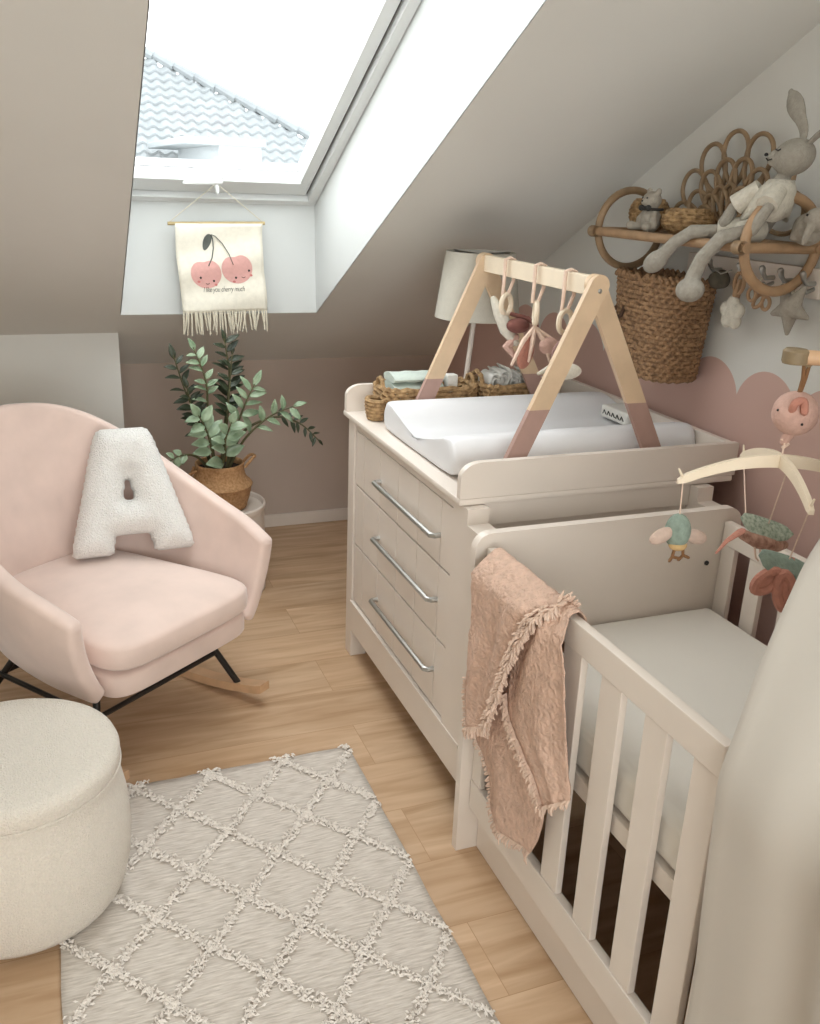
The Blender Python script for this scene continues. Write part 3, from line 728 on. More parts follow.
# ================================================================== RUG
rg = thing('diamond_rug', (.325, 1.5, .001), 'flatwoven grey rug with raised white diamond pattern on the floor', 'rug')
RX0, RX1, RYa, RYb = -.085, .735, .75, 2.248
q = MB(); rows = []
for i in range(61):
    y = RYa+(RYb-RYa)*i/60
    wob = .004*noise.noise(Vector((0, y*6, 1)))
    rows.append([Vector((RX0+wob+(RX1-RX0)*j/30, y+.004*noise.noise(Vector((j*.4, 3, i*.02))), .009+.0012*noise.noise(Vector((j*.7, i*.5, 0))))) for j in range(31)])
q.grid(rows)
obj('woven_base', q, rug_material(), rg, mods=[('SOLIDIFY', dict(thickness=.007, offset=-1))])
q = MB(); random.seed(5)
def octa(c, r, rz):
    t = random.random()*6.28; u = Vector((math.cos(t), math.sin(t), random.uniform(-.4, .5)))*r*1.5; v_ = Vector((-math.sin(t), math.cos(t), random.uniform(-.2, .2)))*r*.6; n = Vector((0, 0, rz))
    a = [q.bm.verts.new(c+p) for p in (u, v_, -u, -v_)]; tp = q.bm.verts.new(c+n); bt = q.bm.verts.new(c-n*.6)
    for i in range(4): q.bm.faces.new((a[i], a[(i+1) % 4], tp)); q.bm.faces.new((a[(i+1) % 4], a[i], bt))
for fam in (1, -1):
    for cc in [(1.25+2*k if fam == 1 else -10.9+2*k) for k in range(-14, 16)]:
        pts = []
        y = RYa
        while y < RYb:
            x = (cc - fam*y/.123)*.1025
            if RX0+.005 < x < RX1-.005:
                if not (math.hypot(x-c[0], y-c[1]) < .19):
                    for _ in range(6):
                        w_ = random.gauss(0, .0085); p = Vector((x+w_+.0, y+random.uniform(-.004, .004), .0125+random.uniform(0, .004)))
                        if RX0 < p.x < RX1: octa(p, random.uniform(.003, .0055), random.uniform(.003, .0055))
            y += .0052
obj('tufted_diamonds', q, mat('white_tuft_yarn', 'f3ece4', .95, .04, 90), rg, label='raised white tufted diamond lines')

# ================================================================== PLANT STAND AND PLANT
ps = thing('plant_stand', (.60, 3.50, 0), 'round white plant stand drum behind the pink armchair', 'side table')
obj('drum', MB().lathe([(.0005, .002), (.160, .002), (.165, .006), (.165, .352), (.0005, .352)], c=(.60, 3.50, 0), seg=56), m_lacq, ps)
obj('rim', MB().lathe([(.158, .350), (.168, .346), (.170, .352), (.170, .368), (.166, .372), (.161, .368), (.158, .352)], c=(.60, 3.50, 0), seg=56), m_lacq, ps)
PC = Vector((.592, 3.49, .3535))
pp = thing('potted_plant', PC, 'leafy green plant in a bellied woven planter on the white plant stand', 'plant')
q = MB(); prof = [(.0005, .002), (.09, .003), (.104, .02), (.116, .06), (.122, .09), (.126, .098), (.122, .106), (.104, .125), (.094, .155), (.094, .182), (.090, .186), (.086, .18), (.087, .15)]
for k, (r, z) in enumerate(prof): pass
rows = []
pr2 = bez([(r, z, 0) for r, z in prof], 4)
for p in pr2: rows.append([Vector((PC.x+(p.x+.0016*math.sin(p.y*520)*math.sin(a*46) if p.x > .03 else p.x)*math.cos(a), PC.y+(p.x+.0016*math.sin(p.y*520)*math.sin(a*46) if p.x > .03 else p.x)*math.sin(a), PC.z+p.y)) for a in [2*PI*k/110 for k in range(110)]])
q.grid(rows, True); pl = obj('woven_planter', q, m_potw, pp, smooth=80)
for sx in (-1, 1):
    q = MB(); bx = PC.x+sx*.093
    pts = bez([(bx-.0, PC.y-.03, PC.z+.165), (bx+sx*.03, PC.y-.03, PC.z+.15 if sx < 0 else PC.z+.20), (bx+sx*.045, PC.y-.01, PC.z+.12 if sx < 0 else PC.z+.205), (bx+sx*.03, PC.y+.02, PC.z+.10 if sx < 0 else PC.z+.20), (bx, PC.y+.03, PC.z+.165)], 5)
    q.tube(pts, .006, 8); obj('rope_handle', q, m_potw, pl)
obj('soil', MB().lathe([(.0005, .165), (.086, .162)], c=PC, seg=30), m_soil, pp)
def leaf(q, p, d, up, L_, W_):
    """pointed oval leaflet with a crease"""
    d = d.normalized(); s = d.cross(up).normalized(); n = s.cross(d)
    prof = [(0, .05), (.15, .55), (.38, 1), (.6, .9), (.82, .5), (1, .03)]
    rows = []
    for t, w_ in prof:
        c = p + d*L_*t - n*L_*.18*t*t
        rows.append([c - s*W_*w_ + n*W_*.35*w_, c - s*W_*.5*w_+n*W_*.1*w_, c, c + s*W_*.5*w_+n*W_*.1*w_, c + s*W_*w_ + n*W_*.35*w_])
    q.grid(rows)
def frond(pts, nleaf, L_, W_, ml, seed, start=.3):
    random.seed(seed); path = bez(pts, 8); q = MB(); n = len(path)
    q.tube(path, [.0065*(1-.7*i/n) for i in range(n)], 6)
    st = obj('stem', q, m_stem, pp)
    q = MB()
    for k in range(nleaf):
        t = start+(1-start)*k/(nleaf-1); i = min(int(t*(n-1)), n-2); p = path[i]; tg = (path[i+1]-path[i]).normalized()
        sd = 1 if k % 2 else -1
        side = tg.cross(Vector((0.25, -.9, .35))).normalized()*sd
        if k == nleaf-1: d = tg
        else: d = side*.9+tg*.55+Vector((random.uniform(-.25, .25), random.uniform(-.3, .1), random.uniform(-.15, .25)))
        up = Vector((random.uniform(-.3, .3), -.6+random.uniform(-.5, .3), .8))
        sc = (1-.35*t)*random.uniform(.8, 1.1); leaf(q, p, d, up, L_*sc, W_*sc)
    obj('leaves', q, ml, st, mods=[SOL(.0012)])
b0 = PC+Vector((0, 0, .16))
def F(x, z, y=0): return (x, PC.y+y, z)
frond([b0+Vector((-.03, 0, 0)), F(.52, .70, -.02), F(.47, .83, -.03), F(.43, .97, -.04)], 13, .085, .017, m_leafd, 1, .4)
frond([b0+Vector((-.02, -.02, 0)), F(.55, .75, -.04), F(.54, .88, -.06), F(.50, 1.00, -.06)], 12, .075, .018, m_leafl, 2, .45)
frond([b0+Vector((.01, .02, 0)), F(.625, .74), F(.64, .88), F(.625, 1.02)], 17, .09, .016, m_leafd, 3, .42)
frond([b0+Vector((.01, .0, 0)), F(.62, .70, -.03), F(.63, .80, -.03), F(.655, .98)], 13, .085, .016, m_leafd, 13, .42)
frond([b0+Vector((.03, -.01, 0)), F(.68, .66, -.03), F(.80, .72, -.05), F(.90, .69, -.05), F(.985, .61, -.05)], 13, .07, .012, m_leafd, 4, .55)
frond([b0+Vector((.03, -.02, 0)), F(.68, .64, -.06), F(.77, .735, -.10), F(.87, .78, -.12)], 9, .095, .022, m_leafl, 5, .45)
frond([b0+Vector((.02, -.03, 0)), F(.64, .66, -.06), F(.68, .78, -.08), F(.72, .86, -.08)], 9, .10, .020, m_leafl, 6, .5)
frond([b0+Vector((-.04, -.02, 0)), F(.50, .58, -.05), F(.44, .60, -.08), F(.38, .58, -.10)], 6, .06, .02, m_leafl, 7, .6)
frond([b0+Vector((-.02, -.03, -.01)), F(.55, .62, -.08), F(.53, .70, -.10), F(.50, .76, -.12)], 10, .10, .028, m_leafl, 8, .3)
frond([b0+Vector((0, -.03, -.01)), F(.60, .60, -.09), F(.60, .66, -.11), F(.62, .73, -.13)], 9, .10, .030, m_leafl, 9, .2)
frond([b0+Vector((-.03, 0, 0)), F(.52, .66, -.03), F(.49, .76, -.05), F(.47, .86, -.06)], 11, .08, .018, m_leafd, 10, .35)

# ================================================================== WALL HANGING ON THE WINDOW HANDLE
wh = thing('cherry_wall_hanging', (.63, 3.55, 1.42), 'small fringed canvas banner with two smiling pink cherries hanging from the skylight handle', 'wall hanging')
HYP = 3.548
q = MB(); q.tube([(.445, HYP, 1.424), (.797, HYP, 1.432)], .0065, 10); obj('dowel', q, mat('dowel_wood', 'b8a476', .6, .05), wh)
q = MB(); q.tube([(.452, HYP, 1.43), (.612, 3.484, 1.566), (.790, HYP, 1.436)], .0016, 6); obj('cord', q, m_thread, wh)
def HB(u, v, n=0):   # u 0..1 across, v 0..1 down; slightly curled cloth
    x = .470+u*.318 + v*.010 - .004*math.sin(v*5); z = 1.425 + u*.006 - v*.318
    y = HYP - .006 - .010*math.sin(u*PI)*v*0 - .004*math.sin(v*14+u*3) - .006*math.sin(u*7)*v - n
    return Vector((x, y, z))
q = MB(); q.grid([[HB(u/20, v/24) for u in range(21)] for v in range(25)]); obj('canvas_panel', q, m_canvas, wh, mods=[SOL(.0015, 1)])
q = MB(); random.seed(3)
for k in range(34):
    u = (k+.5)/34+random.uniform(-.01, .01); p = HB(u, 1); ln = random.uniform(.065, .085); dx = random.uniform(-.014, .014)
    q.tube([p+Vector((0, 0, .004)), p+Vector((dx*.3, -.003, -ln*.35)), p+Vector((dx, 0, -ln))], [.0028, .0034, .002], 5)
obj('fringe', q, m_thread, wh)
def shape(q, f, n=40, off=.0022):
    pts = [f(2*PI*k/n) for k in range(n)]; cx = sum(p[0] for p in pts)/n; cz = sum(p[1] for p in pts)/n
    rings = []
    for s in (1, .75, .5, .25): rings.append([HB(cx+(p[0]-cx)*s, cz+(p[1]-cz)*s, off) for p in pts])
    q.grid(rings, True); vs = q.bm.verts; vs.ensure_lookup_table(); q.bm.faces.new([vs[len(vs)-n+i] for i in range(n)])
def heart(cx, cz, r, rot):
    def f(a):
        x = math.sin(a); z = math.cos(a); rr = 1-.22*math.exp(-((a if a < PI else 2*PI-a)/.45)**2)
        x *= 1.06; z *= 1.0
        x, z = x*rr*r, -z*rr*r
        c_, s_ = math.cos(rot), math.sin(rot); return (cx+x*c_-z*s_, cz+(x*s_+z*c_))
    return f
q = MB(); shape(q, heart(.315, .555, .168, -.10)); shape(q, heart(.68, .505, .172, -.15)); obj('cherry_print', q, m_cherry, wh)
q = MB()
q.tube([HB(u, v, .0035) for u, v in [(.64, .46), (.60, .34), (.53, .22), (.45, .14), (.40, .12)]], .0028, 6, flat=(1, .5)); q.tube([HB(u, v, .0035) for u, v in [(.35, .47), (.40, .38), (.425, .27), (.42, .17), (.40, .12)]], .002, 6)
obj('cherry_stem_print', q, m_leafprint, wh)
q = MB()
def lf(a): 
    x = math.cos(a)*.045*(1-.2*math.sin(a)); z = math.sin(a)*.095; c_, s_ = math.cos(.35), math.sin(.35); return (.352+x*c_-z*s_, .205+x*s_+z*c_)
shape(q, lf, 24, .003); obj('leaf_print', q, m_leafprint, wh)
q = MB()
for (cx_, cz_) in ((.245, .60), (.395, .64), (.66, .61), (.82, .53)):
    q = MB(); shape(q, lambda a: (cx_+.013*math.cos(a), cz_+.014*math.sin(a)), 12, .0032); obj('eye_print', q, m_ink, wh)
for (cx_, cz_) in ((.32, .665), (.75, .60)):
    q = MB(); q.tube([HB(cx_+dx, cz_+.012-abs(dx)*.5, .0035) for dx in (-.022, -.01, 0, .01, .022)], .0009, 5); obj('mouth_print', q, m_ink, wh)
for (cx_, cz_) in ((.22, .645), (.415, .685), (.635, .655), (.84, .585)):
    q = MB(); shape(q, lambda a: (cx_+.018*math.cos(a), cz_+.014*math.sin(a)), 12, .0028); obj('cheek_print', q, m_cheek, wh)
# slogan
tcv = bpy.data.curves.new('slogan', 'FONT'); tcv.body = 'I like you cherry much'; tcv.size = .0285; tcv.shear = .35; tcv.extrude = .0004; tcv.offset = -.0004; tcv.align_x = 'CENTER'; tcv.space_character = .92
to = bpy.data.objects.new('slogan_tmp', tcv); COL.objects.link(to)
dg = bpy.context.evaluated_depsgraph_get(); me = bpy.data.meshes.new_from_object(to.evaluated_get(dg)); bpy.data.objects.remove(to)
bmt = bmesh.new(); bmt.from_mesh(me)
for v in bmt.verts:
    u = .50+v.co.x/.318*.66; vv = .765-v.co.y*.95/.318; p = HB(u, vv, .0028+v.co.z); v.co = p
q = MB(); q.bm.free(); q.bm = bmt; obj('slogan', q, m_ink, wh)

# ================================================================== RATTAN SHELF
sh = thing('rattan_shelf', (1.64, 2.1, 1.37), 'rattan wall shelf with a round cane ring at each end, loaded with toys', 'shelf')
def cring(y, m, r=.108, tr=.0110, cx=1.640, cz=1.492):
    q = MB(); q.tube([(cx+r*math.cos(a), y, cz+r*math.sin(a)) for a in [2*PI*k/48 for k in range(48)]], tr, 10, closed=True); return q
obj('end_ring', cring(2.43, 0), m_cane, sh); obj('end_ring', cring(1.80, 0, tr=.0125), m_cane2, sh)
for x, r_ in ((1.528, .0125), (1.744, .011)):
    q = MB(); q.tube([(x, 2.445, 1.484), (x, 1.785, 1.484)], r_, 12); obj('long_rail', q, m_cane2, sh)
q = MB()
for k in range(7): q.tube([(1.545+k*.031, 2.43, 1.481), (1.545+k*.031, 1.80, 1.481)], .0128, 8, flat=(1, .5))
obj('deck', q, m_cane2, sh)
for y in (2.43, 1.80):
    q = MB(); q.tube([(1.515, y, 1.484), (1.758, y, 1.484)], .0125, 12); obj('cross_rail', q, m_cane2, sh)
for y in (2.43, 1.80):
    q = MB(); q.lathe([(.0155, -.014), (.0165, -.012), (.0165, .012), (.0155, .014)], c=(1.519, y, 1.484), seg=14, M=Matrix.Rotation(PI/2, 3, 'X'))
    obj('cane_binding', q, m_cane, sh)
SHZ = 1.490

# peacock rattan fan
pk = thing('rattan_fan_decoration', (1.735, 2.09, SHZ), 'peacock-shaped rattan loop decoration standing on the shelf against the wall', 'wall decoration')
PKX = 1.722; pb = (2.085, 1.495)
def loop(ang, r0, r1, wd, x):
    """elongated arch loop pointing along ang from base"""
    q = MB(); d = (math.sin(ang), math.cos(ang)); s = (d[1], -d[0]); pts = []
    for k in range(33):
        a = -PI*.5 + 2*PI*k/32*.5*2; t = k/32
    m = (r0+r1)/2; h = (r1-r0)/2
    for k in range(32):
        a = 2*PI*k/32; u = math.cos(a)*h; v_ = math.sin(a)*wd*(1+.25*math.cos(a))
        pts.append((x, pb[0]+d[0]*(m+u)+s[0]*v_, pb[1]+d[1]*(m+u)+s[1]*v_))
    q.tube(pts, .0062, 8, closed=True); return q
for ang in (-1.25, -.78, -.32, .12, .55, 1.0, 1.42): obj('outer_loop', loop(ang, .13, .262, .046, PKX), m_cane, pk)
for ang in (-1.02, -.6, -.18, .24, .66, 1.08): obj('middle_loop', loop(ang, .07, .195, .037, PKX-.012), m_cane, pk)
for ang in (-1.15, -.78, -.4, -.02, .36, .74, 1.1): obj('inner_loop', loop(ang, .02, .130, .027, PKX-.022), m_cane, pk)
q = MB(); q.tube([(PKX-.012, pb[0]+.085*math.cos(a), pb[1]+.035*math.sin(a)) for a in [PI*k/16 for k in range(17)]], .008, 8); obj('base_arch', q, m_cane, pk)

# small grass baskets on the shelf
def ball_basket(c, r, sq, rows, name, label):
    q = MB()
    for k in range(rows):
        t = k/(rows-1); a = -1.15+t*2.0; rr = r*math.cos(a)**.8; z = c[2]+r*sq*(math.sin(a)+math.sin(1.15))
        q.tube([(c[0]+rr*math.cos(b_), c[1]+rr*math.sin(b_), z+.002*math.sin(b_*14+k*PI)) for b_ in [2*PI*i/40 for i in range(40)]], .0072, 6, closed=True)
    q.lathe([(.0005, c[2]), (r*.42, c[2])], c=(c[0], c[1], .004), seg=20) if False else None
    return q
t = thing('grass_basket', (1.64, 2.36, SHZ), 'round plump woven grass basket behind the small bear on the shelf', 'basket', 'grass baskets on the rattan shelf')
obj('basket_body', ball_basket((1.66, 2.372, SHZ+.008), .052, .85, 10, '', ''), m_seagrass, t)
t = thing('grass_basket', (1.63, 2.235, SHZ), 'low woven grass bowl to the right of the small bear on the shelf', 'basket', 'grass baskets on the rattan shelf')
obj('basket_body', ball_basket((1.635, 2.155, SHZ+.008), .066, .5, 8, '', ''), m_seagrass, t)

def rem(v): return [('REMESH', dict(mode='VOXEL', voxel_size=v, use_smooth_shade=True)), ('SMOOTH', dict(factor=.6, iterations=4))]
# small sitting bear
br_ = thing('teddy_bear', (1.575, 2.238, SHZ), 'small grey teddy bear with black bow sitting on the shelf', 'teddy bear')
q = MB(); B0 = Vector((1.575, 2.238, SHZ+.003))
q.ell(B0+Vector((0, 0, .032)), (.027, .027, .034)); q.ell(B0+Vector((-.006, -.002, .083)), (.026, .027, .024))
for s in (-1, 1):
    q.ell(B0+Vector((0, s*.021, .106)), (.007, .010, .010)); q.tube([B0+Vector((-.005, s*.018, .055)), B0+Vector((-.016, s*.032, .035)), B0+Vector((-.014, s*.036, .018))], [.009, .009, .010], 10, roundcap=True)
    q.tube([B0+Vector((-.0, s*.016, .016)), B0+Vector((-.028, s*.030, .014)), B0+Vector((-.040, s*.036, .016))], [.013, .011, .013], 10, roundcap=True)
q.ell(B0+Vector((-.030, -.004, .078)), (.010, .011, .009))
obj('body', q, m_grey2, br_, mods=rem(.0028))
q = MB(); q.ell(B0+Vector((-.039, -.005, .081)), .003, seg=8, n=6)
for s in (-1, 1): q.ell(B0+Vector((-.029, s*.010-.002, .089)), .0026, seg=8, n=6)
obj('face', q, m_ink, br_)
q = MB(); q.ell(B0+Vector((-.026, -.002, .062)), (.005, .006, .006))
for s in (-1, 1): q.ell(B0+Vector((-.026, s*.016-.002, .063)), (.004, .013, .008))
q.tube([B0+Vector((.028*math.cos(a), .026*math.sin(a), .060)) for a in [2*PI*k/20 for k in range(20)]], .004, 6, closed=True)
obj('bow', q, m_ink, br_, label='black bow')

# bunny doll
bn = thing('bunny_doll', (1.62, 1.90, SHZ), 'long-legged grey bunny doll in white shirt sitting on shelf, legs dangling over', 'soft toy')
q = MB(); Bc = Vector((1.630, 1.875, SHZ+.012))
hd = Vector((1.62, 1.785, 1.685))
q.tube([Bc+Vector((0, .02, .02)), Bc+Vector((0, -.01, .07)), Vector((1.62, 1.83, 1.60)), Vector((1.618, 1.805, 1.64))], [.038, .042, .034, .018], 14, roundcap=True)
q.ell(hd, (.040, .054, .040), M=Matrix.Rotation(-.25, 3, 'X')); q.ell(hd+Vector((-.02, .032, -.004)), (.020, .024, .020))
q.tube([Bc+Vector((-.02, .03, .02)), Vector((1.57, 1.93, 1.512)), Vector((1.51, 1.97, 1.510)), Vector((1.492, 2.01, 1.480)), Vector((1.482, 2.035, 1.450))], [.024, .019, .017, .016, .018], 12, roundcap=True)
q.ell((1.480, 2.062, 1.430), (.024, .046, .026), M=Matrix.Rotation(-.5, 3, 'X'))
q.tube([Bc+Vector((-.02, .01, .02)), Vector((1.55, 1.83, 1.515)), Vector((1.502, 1.845, 1.505)), Vector((1.480, 1.878, 1.455)), Vector((1.474, 1.896, 1.405))], [.024, .019, .018, .018, .020], 12, roundcap=True)
q.ell((1.468, 1.893, 1.378), (.026, .046, .030), M=Matrix.Rotation(-.15, 3, 'X'))
for s, e in ((1, [(1.60, 1.86, 1.61), (1.57, 1.905, 1.57), (1.56, 1.915, 1.535)]), (-1, [(1.60, 1.79, 1.61), (1.56, 1.775, 1.57), (1.545, 1.80, 1.523)])):
    q.tube(e, [.014, .013, .016], 12, roundcap=True)
obj('body', q, m_grey, bn, mods=rem(.004))
q = MB()
for e in ([(1.62, 1.765, 1.715), (1.625, 1.775, 1.745), (1.62, 1.80, 1.785), (1.62, 1.828, 1.822)], [(1.62, 1.755, 1.705), (1.63, 1.725, 1.735), (1.64, 1.69, 1.75), (1.645, 1.655, 1.765)]):
    q.tube(bez(e, 4), [.009, .010, .011, .012, .013, .014, .016, .020, .023, .024, .022, .017, .008], 12, flat=(1, .45), roundcap=True)
obj('ears', q, m_grey, bn)
q = MB()   # shirt: bell over torso + sleeves, hem
rows = []
for k, (t_, r_) in enumerate([(0, .052), (.25, .050), (.5, .046), (.75, .040), (1, .026)]):
    c_ = Vector((1.625, 1.855, 1.548)).lerp(Vector((1.619, 1.81, 1.636)), t_); rows.append([c_+Vector((r_*math.cos(a), r_*1.05*math.sin(a), .006*math.sin(a*4)*(1-t_))) for a in [2*PI*i/32 for i in range(32)]])
q.grid(rows, True)
for e in ([(1.60, 1.855, 1.616), (1.573, 1.898, 1.577)], [(1.60, 1.795, 1.612), (1.563, 1.78, 1.580)]): q.tube(e, [.020, .024], 14)
obj('shirt', q, m_cream, bn, label='white shirt', mods=[SOL(.003)])
q = MB()
for e in ([(1.61, 1.89, 1.522), (1.56, 1.935, 1.517)], [(1.61, 1.86, 1.522), (1.552, 1.835, 1.518)]): q.tube(e, [.030, .024], 14)
obj('shorts', q, m_cream, bn, label='striped pale shorts', mods=[SOL(.003)])
q = MB(); q.ell(hd+Vector((-.036, .050, .004)), (.004, .005, .004), seg=8, n=6)
for o_ in ((-.037, .012, .012),): q.tube([hd+Vector(o_)+Vector((0, d_, .003*abs(d_)/.008)) for d_ in (-.008, -.004, 0, .004, .008)], .0016, 6)
q.tube([hd+Vector((-.038, .046, -.004)), hd+Vector((-.041, .036, -.009)), hd+Vector((-.0405, .024, -.006))], .0014, 6)
obj('face', q, m_ink, bn)
# small elephant on the right part of the shelf
el = thing('elephant_plush', (1.66, 1.80, SHZ), 'small pale grey plush toy with one dark eye behind the bunny at shelf end', 'soft toy')
q = MB(); q.ell((1.68, 1.765, SHZ+.04), (.032, .042, .038)); q.ell((1.665, 1.73, SHZ+.062), (.026, .028, .028)); q.tube([(1.645, 1.72, SHZ+.05), (1.63, 1.715, SHZ+.028), (1.63, 1.72, SHZ+.012)], [.011, .009, .007], 10, roundcap=True)
for dy in (-.03, .02): q.tube([(1.665, 1.765+dy, SHZ+.03), (1.66, 1.765+dy, SHZ+.012)], .013, 10)
obj('body', q, m_grey2, el, mods=rem(.0035))
q = MB(); q.ell((1.641, 1.735, SHZ+.072), .003, seg=8, n=6); obj('eye', q, m_ink, el)

# ================================================================== COAT RACK AND WHAT HANGS ON IT
ck = thing('coat_rack', (1.75, 2.0, 1.40), 'white wall-mounted hook board under the rattan shelf', 'coat rack')
obj('board', MB().box(1.738, 1.758, 1.76, 2.27, 1.368, 1.440, .003), m_lacq, ck)
for y in (2.12, 2.00, 1.915, 1.85, 1.775):
    q = MB(); q.tube([(1.738, y, 1.405), (1.712, y, 1.404), (1.700, y-.002, 1.415), (1.694, y-.003, 1.428)], [.006, .006, .006, .008], 10, roundcap=True); q.tube([(1.738, y, 1.392), (1.716, y, 1.384), (1.708, y, 1.39)], .005, 8, roundcap=True)
    obj('hook', q, m_steel, ck)
def star(n, r, rin, c, th, roty=0, lobes=False):
    q = MB(); pts = []
    if lobes:
        for k in range(n): a = 2*PI*k/n+roty; q.ell((c[0], c[1]+rin*math.cos(a), c[2]+rin*math.sin(a)), (th, r, r))
        q.ell(c, (th*1.05, rin*.9, rin*.9))
    else:
        for k in range(n): a = 2*PI*k/n+roty; q.tube([c, (c[0], c[1]+r*math.cos(a), c[2]+r*math.sin(a))], [rin, .006], 12, roundcap=True)
    return q
fl = thing('flower_teether', (1.70, 2.04, 1.31), 'cream knitted flower rattle hanging on the hook board below the shelf', 'toy')
obj('flower', star(5, .020, .026, Vector((1.70, 2.005, 1.305)), .014, .3, True), m_cream, fl, mods=rem(.003))
q = MB(); q.tube([(1.703, 2.006, 1.325), (1.702, 2.00, 1.36), (1.703, 1.995, 1.392)], [.009, .011, .006], 8); q.tube([(1.700, 1.995+.018*math.cos(a), 1.383+.026*math.sin(a)) for a in [2*PI*k/24 for k in range(24)]], .0055, 8, closed=True)
obj('loop', q, m_cane2, fl)
stt = thing('star_plush', (1.70, 1.86, 1.33), 'pale linen star toy hanging beside the knitted flower below the shelf', 'toy')
obj('star', star(5, .062, .026, Vector((1.70, 1.80, 1.345)), .01, .9), m_grey2, stt, mods=rem(.003))
q = MB(); q.tube([(1.703, 1.80, 1.36), (1.701, 1.805, 1.41)], .004, 6); obj('cord', q, m_thread, stt)
t = thing('wooden_ring_chain', (1.70, 1.95, 1.35), 'small chain of wooden rings hanging between flower and star toys', 'toy')
for k, (y, z) in enumerate(((1.930, 1.362), (1.908, 1.348), (1.885, 1.345))):
    q = MB(); q.tube([(1.690+.004*k+.008*math.sin(a)*(k % 2), y+.014*math.cos(a), z+.016*math.sin(a)) for a in [2*PI*i/20 for i in range(20)]], .0048, 8, closed=True); obj('ring', q, m_cane2, t)
q = MB(); q.tube([(1.70, 1.925, 1.375), (1.70, 1.915, 1.405)], .002, 6); obj('cord', q, m_thread, t)
t = thing('dummy_chain', (1.70, 2.17, 1.34), 'dark knitted bundle hanging on the hook left of the flower rattle', 'toy')
obj('bundle', lump(Vector((1.70, 2.075, 1.380)), (.02, .030, .028), 5, .5), mat('dark_olive_knit', '5a5346', .9, .1, 60), t)
q = MB(); q.tube([(1.70, 2.115, 1.412), (1.69, 2.06, 1.40), (1.70, 2.03, 1.412)], .002, 6); obj('cord', q, m_grey, t)

# ================================================================== WALL BASKET
wb = thing('hanging_wicker_basket', (1.67, 2.27, 1.06), 'large brown woven basket hung on the wall below the rattan shelf', 'basket')
q = MB(); NR = 22
WCX, WCY = 1.668, 2.265
for k in range(NR):
    t = k/(NR-1); z = 1.098+t*.268; ry = .128+.030*t; rx = .082+.010*t; pts = []
    for i in range(96):
        a = 2*PI*i/96; e = .7; c_, s_ = math.cos(a), math.sin(a)
        ww = 1+.018*math.sin(i*PI/2+k*PI)
        pts.append((WCX+rx*ww*math.copysign(abs(c_)**e, c_), WCY+ry*ww*math.copysign(abs(s_)**e, s_), z+.0025*math.sin(i*PI/2+k*PI)))
    q.tube(pts, .0082, 6, closed=True)
q.lathe([(.0005, 1.096), (.9, 1.096)], c=(WCX, WCY, 0), seg=24, sx=.085, sy=.135)
obj('basket_body', q, m_hyacinth, wb)
q = MB()
for k in range(40):
    a = 2*PI*k/40; p = Vector((WCX+.095*math.copysign(abs(math.cos(a))**.7, math.cos(a)), WCY+.159*math.copysign(abs(math.sin(a))**.7, math.sin(a)), 1.372)); q.tube([p+Vector((0, -.014, -.004)), p+Vector((0, 0, .007)), p+Vector((0, .014, -.004))], .0068, 6, roundcap=True)
obj('braided_rim', q, m_hyacinth, wb)
q = MB(); q.tube([(1.585, 2.375, 1.272), (1.572, 2.38, 1.255), (1.570, 2.355, 1.245), (1.568, 2.32, 1.255), (1.575, 2.318, 1.280)], .006, 8, roundcap=True); obj('handle', q, mat('dark_rope', '4a3526', .9), wb, label='dark rope handle')

# ================================================================== BLANKET OVER THE RAIL
bl = thing('muslin_blanket', (.88, 1.5, .83), 'blush muslin blanket with fringed edges draped over the crib side rail', 'blanket')
def fold(y, z, k, amp):
    return amp*(math.sin(y*k+z*5)+.5*math.sin(y*k*2.1-z*9+1)) + amp*1.2*noise.noise(Vector((y*9, z*6, k)))
def drape(yl, yr, zb, xo, amp, k, nz=44, ny=44, back=True, backlen=.10):
    rows = []; 
    for i in range(nz+1):
        s = i/nz
        row = []
        for j in range(ny+1):
            u = j/ny
            if s < .16 and back:     # over and behind the rail
                t = s/.16; zz = .838; z = .835-backlen*(1-t) if t < .75 else None
            Ltot = 1
            # path param: behind -> over -> front
            zlow = zb(u)
            if s <= .12: z = .70+(.838-.70)*s/.12; x = .921
            elif s <= .2: a = (s-.12)/.08*PI; z = .838+.013*math.sin(a); x = .898+.023*math.cos(a)
            else: t = (s-.2)/.8; z = .838+(zlow-.838)*t; x = .875
            tz = max(0, (.838-z)/.57) if s > .2 else 0
            y = yl(tz)+(yr(tz)-yl(tz))*u
            if s > .2: 
                g = min(1, tz*5); x = .872-xo*g - amp*.9*g - fold(y, z, k, amp)*g - .012*g*math.sin(u*PI)
                x = min(x, .876)
            else: y = yl(0)+(yr(0)-yl(0))*u; z += .006*noise.noise(Vector((y*30, 0, 2)))
            row.append(Vector((x, y, z)))
        rows.append(row)
    return rows
def pl_(xs, ys): return lambda t: interp(t, xs, ys)
